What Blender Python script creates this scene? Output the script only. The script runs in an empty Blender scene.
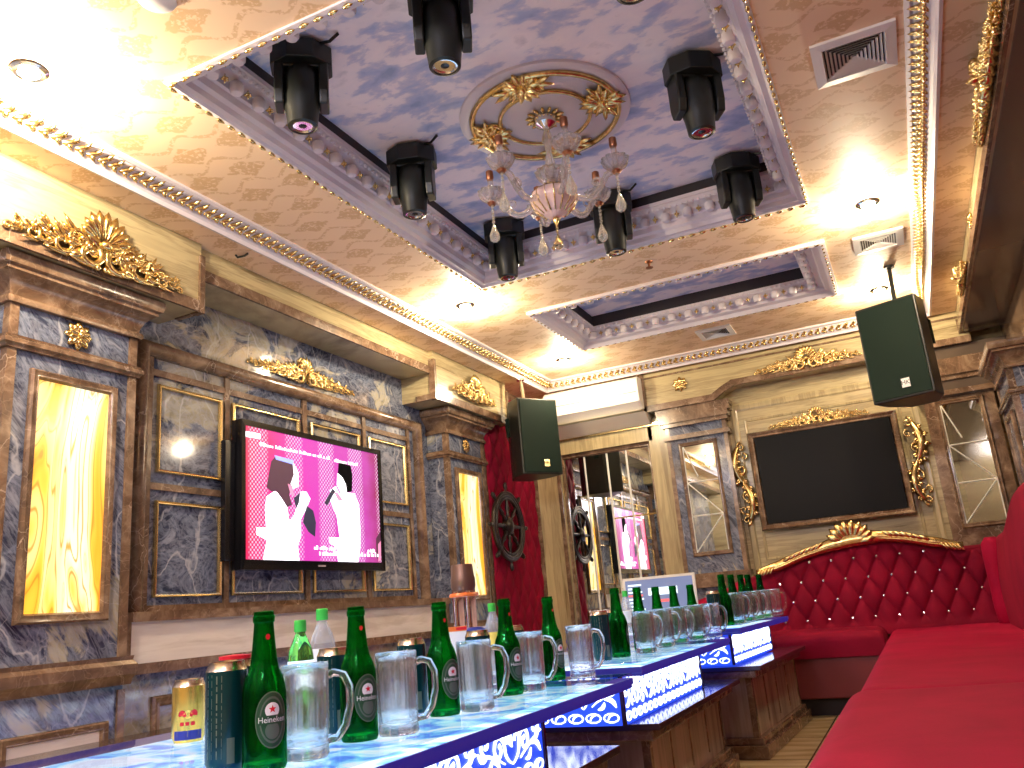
import bpy, math, random
from math import pi, sin, cos, radians as RD, sqrt, atan2
from mathutils import Vector, Matrix
random.seed(7)
SC = bpy.context.scene
COL = SC.collection

# ------------------------------------------------------------------ materials
class V:
    """socket wrapper with arithmetic -> Math nodes"""
    def __init__(s, nt, x): s.nt, s.x = nt, x
    def _m(s, op, *a, **k):
        n = s.nt.nodes.new('ShaderNodeMath'); n.operation = op
        n.use_clamp = k.get('clamp', False)
        for i, v in enumerate((s,) + a):
            if isinstance(v, V): s.nt.links.new(v.x, n.inputs[i])
            else: n.inputs[i].default_value = v
        return V(s.nt, n.outputs[0])
    def __add__(s, o): return s._m('ADD', o)
    def __sub__(s, o): return s._m('SUBTRACT', o)
    def __mul__(s, o): return s._m('MULTIPLY', o)
    def __truediv__(s, o): return s._m('DIVIDE', o)
    def pw(s, o): return s._m('POWER', o)
    def abs(s): return s._m('ABSOLUTE')
    def frac(s): return s._m('FRACT')
    def floor(s): return s._m('FLOOR')
    def sin(s): return s._m('SINE')
    def lt(s, o): return s._m('LESS_THAN', o)
    def gt(s, o): return s._m('GREATER_THAN', o)
    def mx(s, o): return s._m('MAXIMUM', o)
    def mn(s, o): return s._m('MINIMUM', o)
    def step(s, a, b):
        n = s.nt.nodes.new('ShaderNodeMapRange'); n.interpolation_type = 'SMOOTHSTEP'
        s.nt.links.new(s.x, n.inputs[0]); n.inputs[1].default_value = a; n.inputs[2].default_value = b
        return V(s.nt, n.outputs[0])

class Mat:
    def __init__(s, name, base=(.5, .5, .5), rough=.5, metal=0, **kw):
        s.m = bpy.data.materials.new(name); s.m.use_nodes = True
        s.nt = s.m.node_tree; s.b = s.nt.nodes['Principled BSDF']
        s.set('Base Color', base); s.set('Roughness', rough); s.set('Metallic', metal)
        for k, v in kw.items(): s.set(k.replace('_', ' '), v)
    def set(s, k, v):
        i = s.b.inputs[k]
        if isinstance(v, V): s.nt.links.new(v.x, i)
        elif isinstance(v, bpy.types.NodeSocket): s.nt.links.new(v, i)
        elif isinstance(v, (tuple, list)): i.default_value = (*v[:3], 1)
        else: i.default_value = v
    def n(s, t, **k):
        x = s.nt.nodes.new(t)
        for a, b in k.items(): setattr(x, a, b)
        return x
    def coord(s, scale=(1, 1, 1), rot=(0, 0, 0), obj=True):
        t = s.n('ShaderNodeTexCoord'); mp = s.n('ShaderNodeMapping')
        mp.inputs['Scale'].default_value = scale; mp.inputs['Rotation'].default_value = rot
        s.nt.links.new(t.outputs['Object'], mp.inputs[0]); return mp.outputs[0]
    def xyz(s, c):
        n = s.n('ShaderNodeSeparateXYZ'); s.nt.links.new(c, n.inputs[0])
        return [V(s.nt, o) for o in n.outputs]
    def noise(s, c, scale=5, detail=4, rough=.55, dist=0):
        n = s.n('ShaderNodeTexNoise'); s.nt.links.new(c, n.inputs['Vector'])
        n.inputs['Scale'].default_value = scale; n.inputs['Detail'].default_value = detail
        n.inputs['Roughness'].default_value = rough; n.inputs['Distortion'].default_value = dist
        return V(s.nt, n.outputs['Fac'])
    def voro(s, c, scale=5, feature='F1'):
        n = s.n('ShaderNodeTexVoronoi', feature=feature); s.nt.links.new(c, n.inputs['Vector'])
        n.inputs['Scale'].default_value = scale
        return V(s.nt, n.outputs['Distance'])
    def warp(s, c, scale, amt):
        n = s.n('ShaderNodeTexNoise'); s.nt.links.new(c, n.inputs['Vector']); n.inputs['Scale'].default_value = scale; n.inputs['Detail'].default_value = 5
        m = s.n('ShaderNodeVectorMath', operation='MULTIPLY_ADD'); s.nt.links.new(n.outputs['Color'], m.inputs[0]); m.inputs[1].default_value = (amt,) * 3; s.nt.links.new(c, m.inputs[2]); return m.outputs[0]
    def ramp(s, f, stops):
        n = s.n('ShaderNodeValToRGB'); s.nt.links.new(f.x, n.inputs[0]); e = n.color_ramp.elements
        while len(e) > 1: e.remove(e[-1])
        e[0].position = stops[0][0]; e[0].color = (*stops[0][1], 1)
        for p, c in stops[1:]:
            q = e.new(p); q.color = (*c, 1)
        return n.outputs[0]
    def mix(s, f, a, b):
        n = s.n('ShaderNodeMix', data_type='RGBA')
        if isinstance(f, V): s.nt.links.new(f.x, n.inputs[0])
        else: n.inputs[0].default_value = f
        for v, i in ((a, 6), (b, 7)):
            if isinstance(v, tuple): n.inputs[i].default_value = (*v, 1)
            else: s.nt.links.new(v, n.inputs[i])
        return n.outputs[2]
    def bump(s, h, strength=.3, dist=.01):
        n = s.n('ShaderNodeBump'); s.nt.links.new(h.x, n.inputs['Height'])
        n.inputs['Strength'].default_value = strength; n.inputs['Distance'].default_value = dist
        s.nt.links.new(n.outputs[0], s.b.inputs['Normal'])

def plain(name, base, rough=.5, metal=0, **kw):
    M = Mat(name, base, rough, metal, **kw); return M.m
def emis(name, col, st, base=(.02, .02, .02)):
    M = Mat(name, base, .5); M.set('Emission Color', col); M.b.inputs['Emission Strength'].default_value = st; return M.m

def mk_blue():
    M = Mat('blue_marble', rough=.07); M.set('Specular IOR Level', .6); c = M.coord((1, 1, 1), (.5, .4, .3))
    m2 = M.n('ShaderNodeMapping'); M.nt.links.new(M.coord((1, 1, 1), (.75, .65, .35)), m2.inputs[0]); m2.inputs['Scale'].default_value = (3.6, 1.9, .75); w = m2.outputs[0]
    n1 = M.noise(w, 2.6, 8, .62, 1.2); n2 = M.noise(c, 1.3, 4, .5, .6)
    v = M.noise(w, 5, 8, .6, 2.5); vein = ((v - .5).abs() * 9).step(1, 0)
    v2 = M.voro(M.warp(M.coord((1, 1, .6), (.6, .2, .9)), 2.5, .5), 2.6, 'DISTANCE_TO_EDGE'); v3 = M.voro(M.warp(c, 4, .35), 6, 'DISTANCE_TO_EDGE')
    vein2 = (v2 * 55).step(1, 0).mx((v3 * 50).step(1, 0) * .5 * n2.step(.42, .55))
    col = M.ramp(n1, [(.30, (.014, .018, .035)), (.43, (.04, .05, .09)), (.5, (.15, .175, .25)), (.54, (.045, .055, .095)), (.62, (.22, .24, .31)), (.72, (.30, .32, .38))])
    col = M.mix((n2 * .6 + n1 * .4).step(.525, .56) * .8, col, M.ramp(n1, [(.3, (.16, .14, .09)), (.6, (.46, .42, .30))]))
    col = M.mix(vein * .28, col, (.36, .40, .50)); col = M.mix(vein2 * .55, col, (.55, .56, .60))
    M.set('Base Color', col); return M.m
def mk_brown():
    M = Mat('brown_marble', rough=.16); c = M.coord((1, 1, 1), (.3, .2, .5))
    n1 = M.noise(c, 9, 6, .6, .8); v = M.voro(M.warp(c, 7, .2), 14, 'DISTANCE_TO_EDGE'); vn = M.noise(c, 2.5, 2)
    vein = (M.voro(M.warp(c, 5, .35), 5, 'DISTANCE_TO_EDGE') * 60).step(1, 0)
    col = M.ramp(n1, [(.3, (.080, .046, .028)), (.5, (.165, .100, .062)), (.68, (.30, .205, .135))])
    col = M.mix((v * 22).step(1, 0) * .16, col, (.5, .37, .26)); col = M.mix(vein * vn.step(.45, .6) * .5, col, (.62, .49, .38))
    M.set('Base Color', col); return M.m
def mk_yellow(name, sc, tint=1.0, dark=(.23, .17, .085), light=(.45, .37, .205)):
    M = Mat(name, rough=.2); c = M.coord(sc)
    n1 = M.noise(c, 2.0, 6, .6, .6); n2 = M.noise(c, 7, 3, .5, .3)
    f = n1 * .75 + n2 * .3
    M.set('Base Color', M.ramp(f, [(.38, dark), (.46, light), (.5, tuple(.6 * a + .4 * b for a, b in zip(light, dark))), (.56, tuple(min(1, x * 1.15) for x in light)), (.66, light)]))
    return M.m
def mk_beige():
    M = Mat('beige_marble', rough=.2); c = M.coord((.6, .6, 5))
    n1 = M.noise(c, 2.5, 5, .6, .4)
    M.set('Base Color', M.ramp(n1, [(.35, (.60, .53, .46)), (.5, (.78, .72, .66)), (.65, (.70, .63, .57))])); return M.m
def mk_paper():
    M = Mat('damask_wallpaper', rough=.55); c = M.coord()
    x, y, z = M.xyz(c); u = x * 4.6; v = y * 5.6
    row = v.floor(); uu = (u + (row * .5)).frac() - .5; vv = v.frac() - .5
    nz = M.noise(c, 75, 2, .5, .5); nb = M.noise(c, 22, 2, .5)
    d = (uu.abs() * 1.15 + vv.abs() * 1.5) + (nb - .5) * .5
    med = d.step(.54, .46) * nz.step(.34, .50)
    l = ((v + (u * 6.2832).sin() * .16 + .5).frac() - .5).abs() + (nb - .5) * .16
    scr = l.step(.07, .04) * nz.step(.40, .52) * .85
    f = med.mx(scr)
    M.set('Base Color', M.mix(f, (.92, .68, .45), (.74, .49, .26))); return M.m
def mk_sky():
    M = Mat('cloud_mural', rough=.6); c = M.coord((1.0, 1.7, 1), (0, 0, .35))
    a = M.noise(c, 5.6, 7, .54, .2); b = M.noise(c, 1.0, 3, .5)
    f = a * .8 + b * .25
    M.set('Base Color', M.ramp(f, [(.38, (.33, .42, .66)), (.45, (.48, .55, .78)), (.495, (.64, .64, .80)), (.53, (.90, .84, .90)), (.62, (.96, .88, .92)), (.72, (.66, .62, .68))])); return M.m
def mk_gold():
    M = Mat('gilding', (.86, .56, .16), .24, 1.0); c = M.coord(); n = M.noise(c, 60, 3)
    M.set('Base Color', M.ramp(n, [(.3, (.58, .38, .12)), (.6, (.90, .68, .31))])); M.bump(n, .25, .004); return M.m
def mk_velvet(name, col, roughc=1.0):
    M = Mat(name, col, .75); c = M.coord((1, 1, 1)); n = M.noise(c, 3, 4, .6, .4); n2 = M.noise(c, 180, 2)
    M.set('Base Color', M.ramp(n * .8 + n2 * .2, [(.35, tuple(x * .72 for x in col)), (.6, col), (.7, tuple(min(1, x * 1.15) for x in col))]))
    M.set('Sheen Weight', .05); M.set('Specular IOR Level', .12); M.set('Sheen Tint', (1, .12, .25)); M.b.inputs['Sheen Roughness'].default_value = .4
    M.bump(n2, .15, .002); return M.m
def mk_onyx():
    M = Mat('lit_onyx', (.4, .25, .05), .2); c = M.coord((3.2, 3.2, .8))
    a = M.noise(c, .9, 2, .4, 3.0); x = (a * 15).sin() * .5 + .5; b = M.noise(c, .9, 2, .5, .8)
    line = ((a * 13).frac() - .5).abs().step(.16, 0)
    f = x * .35 + b * .9
    col = M.ramp(f, [(.3, (1, .50, .035)), (.48, (1, .33, .010)), (.6, (1, .52, .05)), (.72, (1, .86, .35)), (.82, (1, .97, .7))])
    line2 = ((a * 17).frac() - .5).abs().step(.12, 0) * b.step(.42, .55)
    col = M.mix(line * .85, col, (.60, .11, .002)); col = M.mix(line2 * .55, col, (.85, .33, .01))
    M.set('Emission Color', col); M.b.inputs['Emission Strength'].default_value = .85
    return M.m
def mk_glass(name, col, rough=.02, ior=1.5):
    M = Mat(name, col, rough); M.b.inputs['Transmission Weight'].default_value = 1; M.b.inputs['IOR'].default_value = ior; return M.m
def mk_clear(name, haze, col=(1, 1, 1), glass=.5, rough=.05):
    """pressed glass: refraction mixed with see-through and a little milky scatter"""
    m = bpy.data.materials.new(name); m.use_nodes = True; nt = m.node_tree; nt.nodes.clear(); N = nt.nodes.new; Lk = nt.links.new
    o = N('ShaderNodeOutputMaterial'); g = N('ShaderNodeBsdfGlass'); g.inputs['Color'].default_value = (*col, 1); g.inputs['Roughness'].default_value = rough; g.inputs['IOR'].default_value = 1.45
    t = N('ShaderNodeBsdfTransparent'); t.inputs[0].default_value = (*col, 1); d = N('ShaderNodeBsdfDiffuse'); d.inputs[0].default_value = (.9 * col[0], .9 * col[1], .9 * col[2], 1)
    tl = N('ShaderNodeBsdfTranslucent'); tl.inputs[0].default_value = (.9 * col[0], .9 * col[1], .9 * col[2], 1)
    a = N('ShaderNodeMixShader'); a.inputs[0].default_value = glass; Lk(t.outputs[0], a.inputs[1]); Lk(g.outputs[0], a.inputs[2])
    b = N('ShaderNodeMixShader'); b.inputs[0].default_value = .5; Lk(d.outputs[0], b.inputs[1]); Lk(tl.outputs[0], b.inputs[2])
    c = N('ShaderNodeMixShader'); c.inputs[0].default_value = haze; Lk(a.outputs[0], c.inputs[1]); Lk(b.outputs[0], c.inputs[2]); Lk(c.outputs[0], o.inputs[0]); return m
def mk_pane(name):
    m = bpy.data.materials.new(name); m.use_nodes = True; nt = m.node_tree; nt.nodes.clear(); N = nt.nodes.new; Lk = nt.links.new
    o = N('ShaderNodeOutputMaterial'); g = N('ShaderNodeBsdfGlossy'); g.inputs['Roughness'].default_value = .02
    t = N('ShaderNodeBsdfTransparent'); t.inputs[0].default_value = (.93, .97, 1, 1); f = N('ShaderNodeFresnel'); f.inputs[0].default_value = 1.5
    gm = N('ShaderNodeNewGeometry'); sb = N('ShaderNodeMath'); sb.operation = 'SUBTRACT'; sb.inputs[0].default_value = 1; Lk(gm.outputs['Backfacing'], sb.inputs[1]); ml = N('ShaderNodeMath'); ml.operation = 'MULTIPLY'; Lk(sb.outputs[0], ml.inputs[0]); Lk(f.outputs[0], ml.inputs[1])
    a = N('ShaderNodeMixShader'); Lk(ml.outputs[0], a.inputs[0]); Lk(t.outputs[0], a.inputs[1]); Lk(g.outputs[0], a.inputs[2]); Lk(a.outputs[0], o.inputs[0]); return m
def mk_led():
    M = Mat('led_tray', (.1, .2, .5), .4); c = M.coord()
    a = M.noise(c, 7, 4, .6, 1.5)
    M.set('Emission Color', M.ramp(a, [(.38, (.06, .20, .85)), (.46, (.20, .60, .95)), (.51, (.55, .88, 1)), (.58, (.95, .95, .92)), (.7, (.75, .70, .78))]))
    M.b.inputs['Emission Strength'].default_value = 1.05; return M.m
def mk_floor():
    M = Mat('floor_tile', rough=.15); c = M.coord(); x, y, z = M.xyz(c)
    g = ((x / .6).frac() - .5).abs().gt(.493).mx(((y / .6).frac() - .5).abs().gt(.493))
    n = M.noise(M.coord((1, 5, 1)), 3, 4)
    M.set('Base Color', M.mix(g, M.ramp(n, [(.35, (.42, .30, .14)), (.65, (.66, .52, .30))]), (.12, .07, .03))); return M.m
def mk_screen():
    M = Mat('tv_picture', (.01, .01, .01), .25); c = M.coord(); x, y, z = M.xyz(c)
    n = M.noise(c, 6, 2); gx = x * 42 ; gz = z * 42
    dots = (((gx + gz).frac() - .5).abs() + ((gx - gz).frac() - .5).abs()).lt(.42)
    band = ((x * 24).sin() * .5 + .5).step(.35, .7)
    base = M.ramp(((x + .6) / 1.2) + (n - .5) * .25, [(.0, (.9, .02, .08)), (.18, (.85, .03, .25)), (.4, (.75, .05, .48)), (.8, (.62, .07, .46)), (1, (.35, .02, .10))])
    col = M.mix(dots * band * .75, base, (1, .75, 1))
    M.set('Emission Color', col); M.b.inputs['Emission Strength'].default_value = .8; return M.m

MT = dict(
    blue=mk_blue(), brown=mk_brown(),
    yelH=mk_yellow('travertine_level', (.5, .5, 7)), yelV=mk_yellow('travertine_upright', (5, 5, .35)),
    beige=mk_beige(), paper=mk_paper(), sky=mk_sky(), gold=mk_gold(), onyx=mk_onyx(), led=mk_led(), floor=mk_floor(), screen=mk_screen(),
    velvet=mk_velvet('red_velvet', (.36, .004, .040)), velvet2=mk_velvet('crimson_velvet', (.25, .004, .028)), vinyl=plain('maroon_vinyl', (.17, .018, .024), .45),
    plaster=plain('lilac_white_plaster', (.74, .68, .72), .45), dark=plain('dark_reveal', (.03, .025, .03), .7),
    black=plain('black_plastic', (.009, .011, .009), .38), blackg=plain('black_grille', (.008, .019, .014), .7, Specular_IOR_Level=.15), blackgl=plain('black_gloss', (.006, .006, .008), .16), offscreen=plain('switched_off_screen', (.006, .006, .006), .35, Specular_IOR_Level=.08),
    lens=plain('projector_lens', (.02, .03, .04), .2), chrome=plain('chrome', (.8, .8, .8), .12, 1),
    mirror=plain('mirror_glass', (.86, .88, .86), .01, 1), mirror2=plain('smoked_mirror', (.50, .50, .44), .02, 1), bevel=plain('mirror_bevel', (.88, .88, .82), .25), frame=plain('pale_gold_frame', (.85, .66, .32), .25, 1),
    white=plain('white_plastic', (.8, .78, .76), .35), cream=plain('cream_plaster', (.72, .66, .55), .4), acw=plain('air_conditioner_white', (.92, .9, .84), .3),
    wood=plain('dark_varnished_wood', (.010, .005, .004), .3), ledge=plain('dark_purple_marble', (.05, .028, .035), .12),
    bottle=mk_clear('green_bottle_glass', .006, (.10, .66, .27), .85, .02), glass=mk_clear('clear_glass', .055, glass=.7), pet=mk_clear('clear_plastic', .22, glass=.3), top=mk_pane('table_glass'),
    crystal=mk_clear('crystal', .16, (1, .97, .96), .6), pinkglass=plain('pink_porcelain', (.78, .55, .5), .15), dropc=mk_clear('drop_crystal', .2, (1, .99, .93), .5), amber=mk_glass('amber_crystal', (1, .85, .45), .03, 1.5),
    copper=plain('copper_lacquer', (.35, .14, .07), .3, .7),
    can=plain('dark_teal_can', (.004, .045, .05), .2, .3), rim=plain('can_rim', (.75, .6, .45), .25, 1), cangold=plain('gold_can', (.85, .52, .1), .25, .8), canblue=plain('blue_band', (.03, .04, .3), .3),
    red=plain('red_print', (.65, .01, .03), .4), olive=plain('label_green_grey', (.10, .14, .11), .35), wht=plain('white_print', (.85, .85, .85), .4), grn=plain('dark_green_print', (.01, .07, .03), .35), grey=plain('grey_print', (.35, .28, .3), .5), yel=plain('yellow_print', (.95, .75, .15), .4), edge=emis('blue_lit_glass_edge', (.03, .05, .9), .14, (.03, .02, .12)), blk=plain('black_print', (.01, .01, .01), .4), blu=plain('blue_print', (.03, .06, .45), .4),
    capg=plain('bright_green_cap', (.06, .6, .08), .35), drink=mk_glass('green_drink', (.25, .85, .15), .05, 1.35), orange=plain('orange_plastic', (.85, .2, .04), .35), tube=mk_glass('rose_acrylic', (.9, .68, .72), .08, 1.4),
    tubeb=plain('bronze_cap', (.22, .13, .1), .35, .6), boxr=plain('red_orange_box', (.7, .1, .06), .4),
    scroll=emis('lit_scrollwork', (.78, .88, 1), 1.7, (.8, .8, .8)), greystone=mk_yellow('grey_travertine', (5, 5, .35), 1, (.20, .155, .13), (.32, .26, .22)), soffit=plain('dark_glossy_soffit', (.10, .075, .06), .12), panel=emis('blue_lit_panel', (.02, .08, 1), .75, (.02, .05, .4)),
    bulb=emis('lamp_bulb', (1, .85, .55), 60), scr_w=emis('screen_white', (1, .95, 1), 1.9), scr_k=emis('screen_dark', (.02, .02, .10), .4), scr_n=plain('screen_black', (.004, .004, .006), .9, Specular_IOR_Level=.05), scr_h=emis('screen_hair', (.10, .015, .06), .6), scr_b=emis('screen_blue', (.25, .3, 1), 1.6), scr_s=emis('screen_skin', (1, .3, .5), .9),
    tab=emis('tablet_screen', (.25, .32, .6), .45), tabr=emis('tablet_red', (.9, .1, .1), 1), glow_w=emis('tablet_and_wrapper_glow', (.75, .9, 1), 1.2),
)

# ------------------------------------------------------------------ mesh builder
def sstep(x): x = max(0, min(1, x)); return x * x * (3 - 2 * x)
class MB:
    def __init__(s): s.v, s.f, s.mi = [], [], []; s.m = 0
    def add(s, vs, fs, M=None):
        o = len(s.v)
        for p in vs:
            p = Vector(p); s.v.append(M @ p if M else p)
        for f in fs: s.f.append([o + i for i in f]); s.mi.append(s.m)
    def box(s, x0, x1, y0, y1, z0, z1, M=None):
        vs = [(x, y, z) for z in (z0, z1) for y in (y0, y1) for x in (x0, x1)]
        s.add(vs, [(0, 2, 3, 1), (4, 5, 7, 6), (0, 1, 5, 4), (2, 6, 7, 3), (0, 4, 6, 2), (1, 3, 7, 5)], M)
    def prism(s, pts, a0, a1, ax, M=None):
        """2D polygon extruded along axis ax (0,1,2); pts in the other two axes order"""
        def p3(p, a):
            q = list(p); q.insert(ax, a); return q
        n = len(pts)
        vs = [p3(p, a0) for p in pts] + [p3(p, a1) for p in pts]
        fs = [(i, (i + 1) % n, n + (i + 1) % n, n + i) for i in range(n)] + [tuple(range(n))[::-1], tuple(range(n, 2 * n))]
        s.add(vs, fs, M)
    def ring(s, x0, x1, y0, y1, prof, M=None, close=False):
        """mitred frame in the local XY plane, profile of (inset, z)"""
        vs = []
        for d, z in prof: vs += [(x0 + d, y0 + d, z), (x1 - d, y0 + d, z), (x1 - d, y1 - d, z), (x0 + d, y1 - d, z)]
        fs = []; k = len(prof)
        for i in range(k if close else k - 1):
            for j in range(4):
                a = i * 4; b = ((i + 1) % k) * 4; fs.append((a + j, a + (j + 1) % 4, b + (j + 1) % 4, b + j))
        s.add(vs, fs, M)
    def tube(s, pts, r, n=8, M=None, cap=True, flat=1.0):
        pts = [Vector(p) for p in pts]; k = len(pts)
        if not isinstance(r, (list, tuple)): r = [r] * k
        vs = []; prev = None
        for i, p in enumerate(pts):
            t = (pts[min(i + 1, k - 1)] - pts[max(i - 1, 0)])
            t = t.normalized() if t.length > 1e-9 else Vector((0, 0, 1))
            if prev is None:
                a = Vector((0, 1, 0)) if abs(t.y) < .9 else Vector((1, 0, 0))
                u = (a - t * a.dot(t)).normalized()
            else:
                u = prev - t * prev.dot(t); u = u.normalized() if u.length > 1e-6 else prev
            prev = u; w = t.cross(u)
            for j in range(n):
                g = 2 * pi * j / n; vs.append(p + u * (cos(g) * r[i] * flat) + w * (sin(g) * r[i]))
        fs = [(i * n + j, i * n + (j + 1) % n, (i + 1) * n + (j + 1) % n, (i + 1) * n + j) for i in range(k - 1) for j in range(n)]
        if cap: fs += [tuple(range(n))[::-1], tuple(range((k - 1) * n, k * n))]
        s.add(vs, fs, M)
    def lathe(s, prof, c=(0, 0, 0), n=24, M=None, lobes=0, la=0):
        vs = []
        for r, z in prof:
            for j in range(n):
                g = 2 * pi * j / n; q = r * (1 + (la * abs(cos(lobes * g / 2)) if lobes else 0))
                vs.append((c[0] + q * cos(g), c[1] + q * sin(g), c[2] + z))
        k = len(prof)
        fs = [(i * n + j, i * n + (j + 1) % n, (i + 1) * n + (j + 1) % n, (i + 1) * n + j) for i in range(k - 1) for j in range(n)]
        if prof[0][0] > 1e-6: fs.append(tuple(range(n))[::-1])
        if prof[-1][0] > 1e-6: fs.append(tuple(range((k - 1) * n, k * n)))
        s.add(vs, fs, M)
    def lobe(s, p0, p1, w, d=None, n=7, k=5, M=None, e=.85):
        """ellipsoid leaf from p0 to p1 (tips), half width w, half depth d along y"""
        p0, p1 = Vector(p0), Vector(p1); t = p1 - p0; L = t.length; t = t / L; d = d or w
        a = Vector((0, 1, 0)); u = (a - t * a.dot(t)); u = u.normalized() if u.length > 1e-4 else Vector((1, 0, 0)); wv = t.cross(u)
        vs = [p0]; 
        for i in range(1, k):
            f = i / k; q = sin(pi * f ** e)
            for j in range(n):
                g = 2 * pi * j / n; vs.append(p0 + t * L * f + u * (cos(g) * d * q) + wv * (sin(g) * w * q))
        vs.append(p1); fs = [(0, 1 + (j + 1) % n, 1 + j) for j in range(n)]
        for i in range(k - 2):
            for j in range(n): a0 = 1 + i * n; fs.append((a0 + j, a0 + (j + 1) % n, a0 + n + (j + 1) % n, a0 + n + j))
        a0 = 1 + (k - 2) * n; fs += [(a0 + j, a0 + (j + 1) % n, len(vs) - 1) for j in range(n)]
        s.add(vs, fs, M)
    def ball(s, c, r, n=8, k=5, M=None, sq=1):
        prof = [(r * sin(pi * i / k), -r * sq * cos(pi * i / k)) for i in range(k + 1)]
        prof[0] = (0, -r * sq); prof[-1] = (0, r * sq); s.lathe([(max(a, 1e-5), b) for a, b in prof], c, n, M)
    def spiral(s, c, r, a0, turns, w, M=None, n=5, pre=None, y=0, sgn=1, bulge=.5):
        """tapered scroll in the local XZ plane"""
        pts = []; rr = []; N = int(10 * turns) + 4
        for i in range(N + 1):
            f = i / N; a = a0 + sgn * 2 * pi * turns * f; q = r * (1 - .82 * f)
            pts.append((c[0] + q * cos(a), y - w * .5 - w * bulge * f, c[1] + q * sin(a))); rr.append(w * (1 - .55 * f))
        if pre:
            pr = []; k = 6; p0 = Vector((pre[0], y - w * .4, pre[1])); p1 = Vector(pts[0]); t1 = Vector(pts[0]) - Vector(pts[1])
            for i in range(k):
                f = i / k; pr.append(p0 * (1 - f) ** 2 + (p1 + t1 * 2.2) * 2 * f * (1 - f) + p1 * f * f)
            rr = [w * (.35 + .65 * i / k) for i in range(k)] + rr; pts = pr + pts
        s.tube(pts, rr, n, M)
    def grid(s, nu, nv, fn, M=None):
        vs = [fn(i / nu, j / nv) for j in range(nv + 1) for i in range(nu + 1)]
        s.add(vs, [(j * (nu + 1) + i, j * (nu + 1) + i + 1, (j + 1) * (nu + 1) + i + 1, (j + 1) * (nu + 1) + i) for j in range(nv) for i in range(nu)], M)
    def build(s, name, mats, parent=None, smooth=False, loc=(0, 0, 0), bevel=0, **kw):
        me = bpy.data.meshes.new(name); me.from_pydata([tuple(v) for v in s.v], [], s.f)
        if not isinstance(mats, (list, tuple)): mats = [mats]
        for m in mats: me.materials.append(MT[m])
        me.polygons.foreach_set('material_index', s.mi)
        me.validate(); me.update()
        import bmesh
        b = bmesh.new(); b.from_mesh(me); bmesh.ops.remove_doubles(b, verts=b.verts, dist=1e-6); bmesh.ops.recalc_face_normals(b, faces=b.faces); b.to_mesh(me); b.free()
        if smooth:
            me.polygons.foreach_set('use_smooth', [True] * len(me.polygons))
            if smooth != 'all': me.set_sharp_from_angle(angle=RD(38))
        o = bpy.data.objects.new(name, me); COL.objects.link(o); o.location = loc
        if parent: o.parent = parent
        if bevel:
            md = o.modifiers.new('b', 'BEVEL'); md.width = bevel; md.segments = 3; md.limit_method = 'ANGLE'
        if kw: tag(o, **kw)
        return o

def tag(o, label=None, cat=None, group=None, kind=None):
    if label: o['label'] = label
    if cat: o['category'] = cat
    if group: o['group'] = group
    if kind: o['kind'] = kind
    return o
def thing(name, loc, label, cat, group=None, rz=0):
    o = bpy.data.objects.new(name, None); COL.objects.link(o); o.empty_display_size = .05
    o.location = loc; o.rotation_euler = (0, 0, rz); return tag(o, label, cat, group)
KIDS = {}
def kids(o): return [c for c in bpy.data.objects if c.parent == o]
def copy_tree(o, loc=None, rz=None, label=None, group=None, parent=None, top=True):
    c = o.copy(); COL.objects.link(c)
    if parent: c.parent = parent
    if top:
        if loc is not None: c.location = loc
        if rz is not None: c.rotation_euler = (0, 0, rz)
        if label: c['label'] = label
        if group: c['group'] = group
    for ch in kids(o): copy_tree(ch, parent=c, top=False)
    return c
S = 'structure'
def wallM(face, c):
    """matrix taking local (right, -out, up) onto a wall; face = direction the piece looks to"""
    if face == '+x': R = Matrix(((0, -1, 0), (1, 0, 0), (0, 0, 1)))   # local x -> +y, local -y -> +x
    elif face == '-x': R = Matrix(((0, 1, 0), (-1, 0, 0), (0, 0, 1)))
    elif face == '-y': R = Matrix(((1, 0, 0), (0, 1, 0), (0, 0, 1)))
    M = R.to_4x4(); M.translation = Vector(c); return M
def place(o, face, c):
    o.matrix_world = wallM(face, c); return o
def frame_on(mb, x0, x1, z0, z1, w, d, M=None):
    """picture frame moulding, local xz plane, projecting to -y"""
    pr = [(0, 0), (0, d * .6), (w * .2, d), (w * .55, d * .75), (w * .8, d * .8), (w, d * .3), (w, 0)]
    F = Matrix(((1, 0, 0, 0), (0, 0, -1, 0), (0, 1, 0, 0), (0, 0, 0, 1)))
    mb.ring(x0, x1, z0, z1, pr, (M @ F) if M else F)

# ------------------------------------------------------------------ room shell
HC = 2.5; HO = 2.44
XL, XR, YB = -2.85, .79, 6.25
Y0 = -1.2
m = MB(); m.box(-3.2, 1.2, Y0, 6.6, -.08, 0); m.build('floor', 'floor', kind=S)
# ceiling with two coffers
TX0, TX1, TY0, TY1 = -1.90, -.15, 1.69, 3.89
SX0, SX1, SY0, SY1 = -1.85, -.14, 4.42, 5.33
CX0, CX1, CY1 = -2.35, .29, 5.95       # inner edge of perimeter strip
OX0, OX1, OY1 = -2.45, .39, 6.05
m = MB()
xs = [CX0, TX0, SX0, SX1, TX1, CX1]; xs = sorted(set(xs)); ys = sorted({Y0, TY0, TY1, SY0, SY1, CY1})
for i in range(len(xs) - 1):
    for j in range(len(ys) - 1):
        cx = (xs[i] + xs[i + 1]) / 2; cy = (ys[j] + ys[j + 1]) / 2
        if TX0 < cx < TX1 and TY0 < cy < TY1: continue
        if SX0 < cx < SX1 and SY0 < cy < SY1: continue
        m.box(xs[i], xs[i + 1], ys[j], ys[j + 1], HC, HC + .03)
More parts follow.
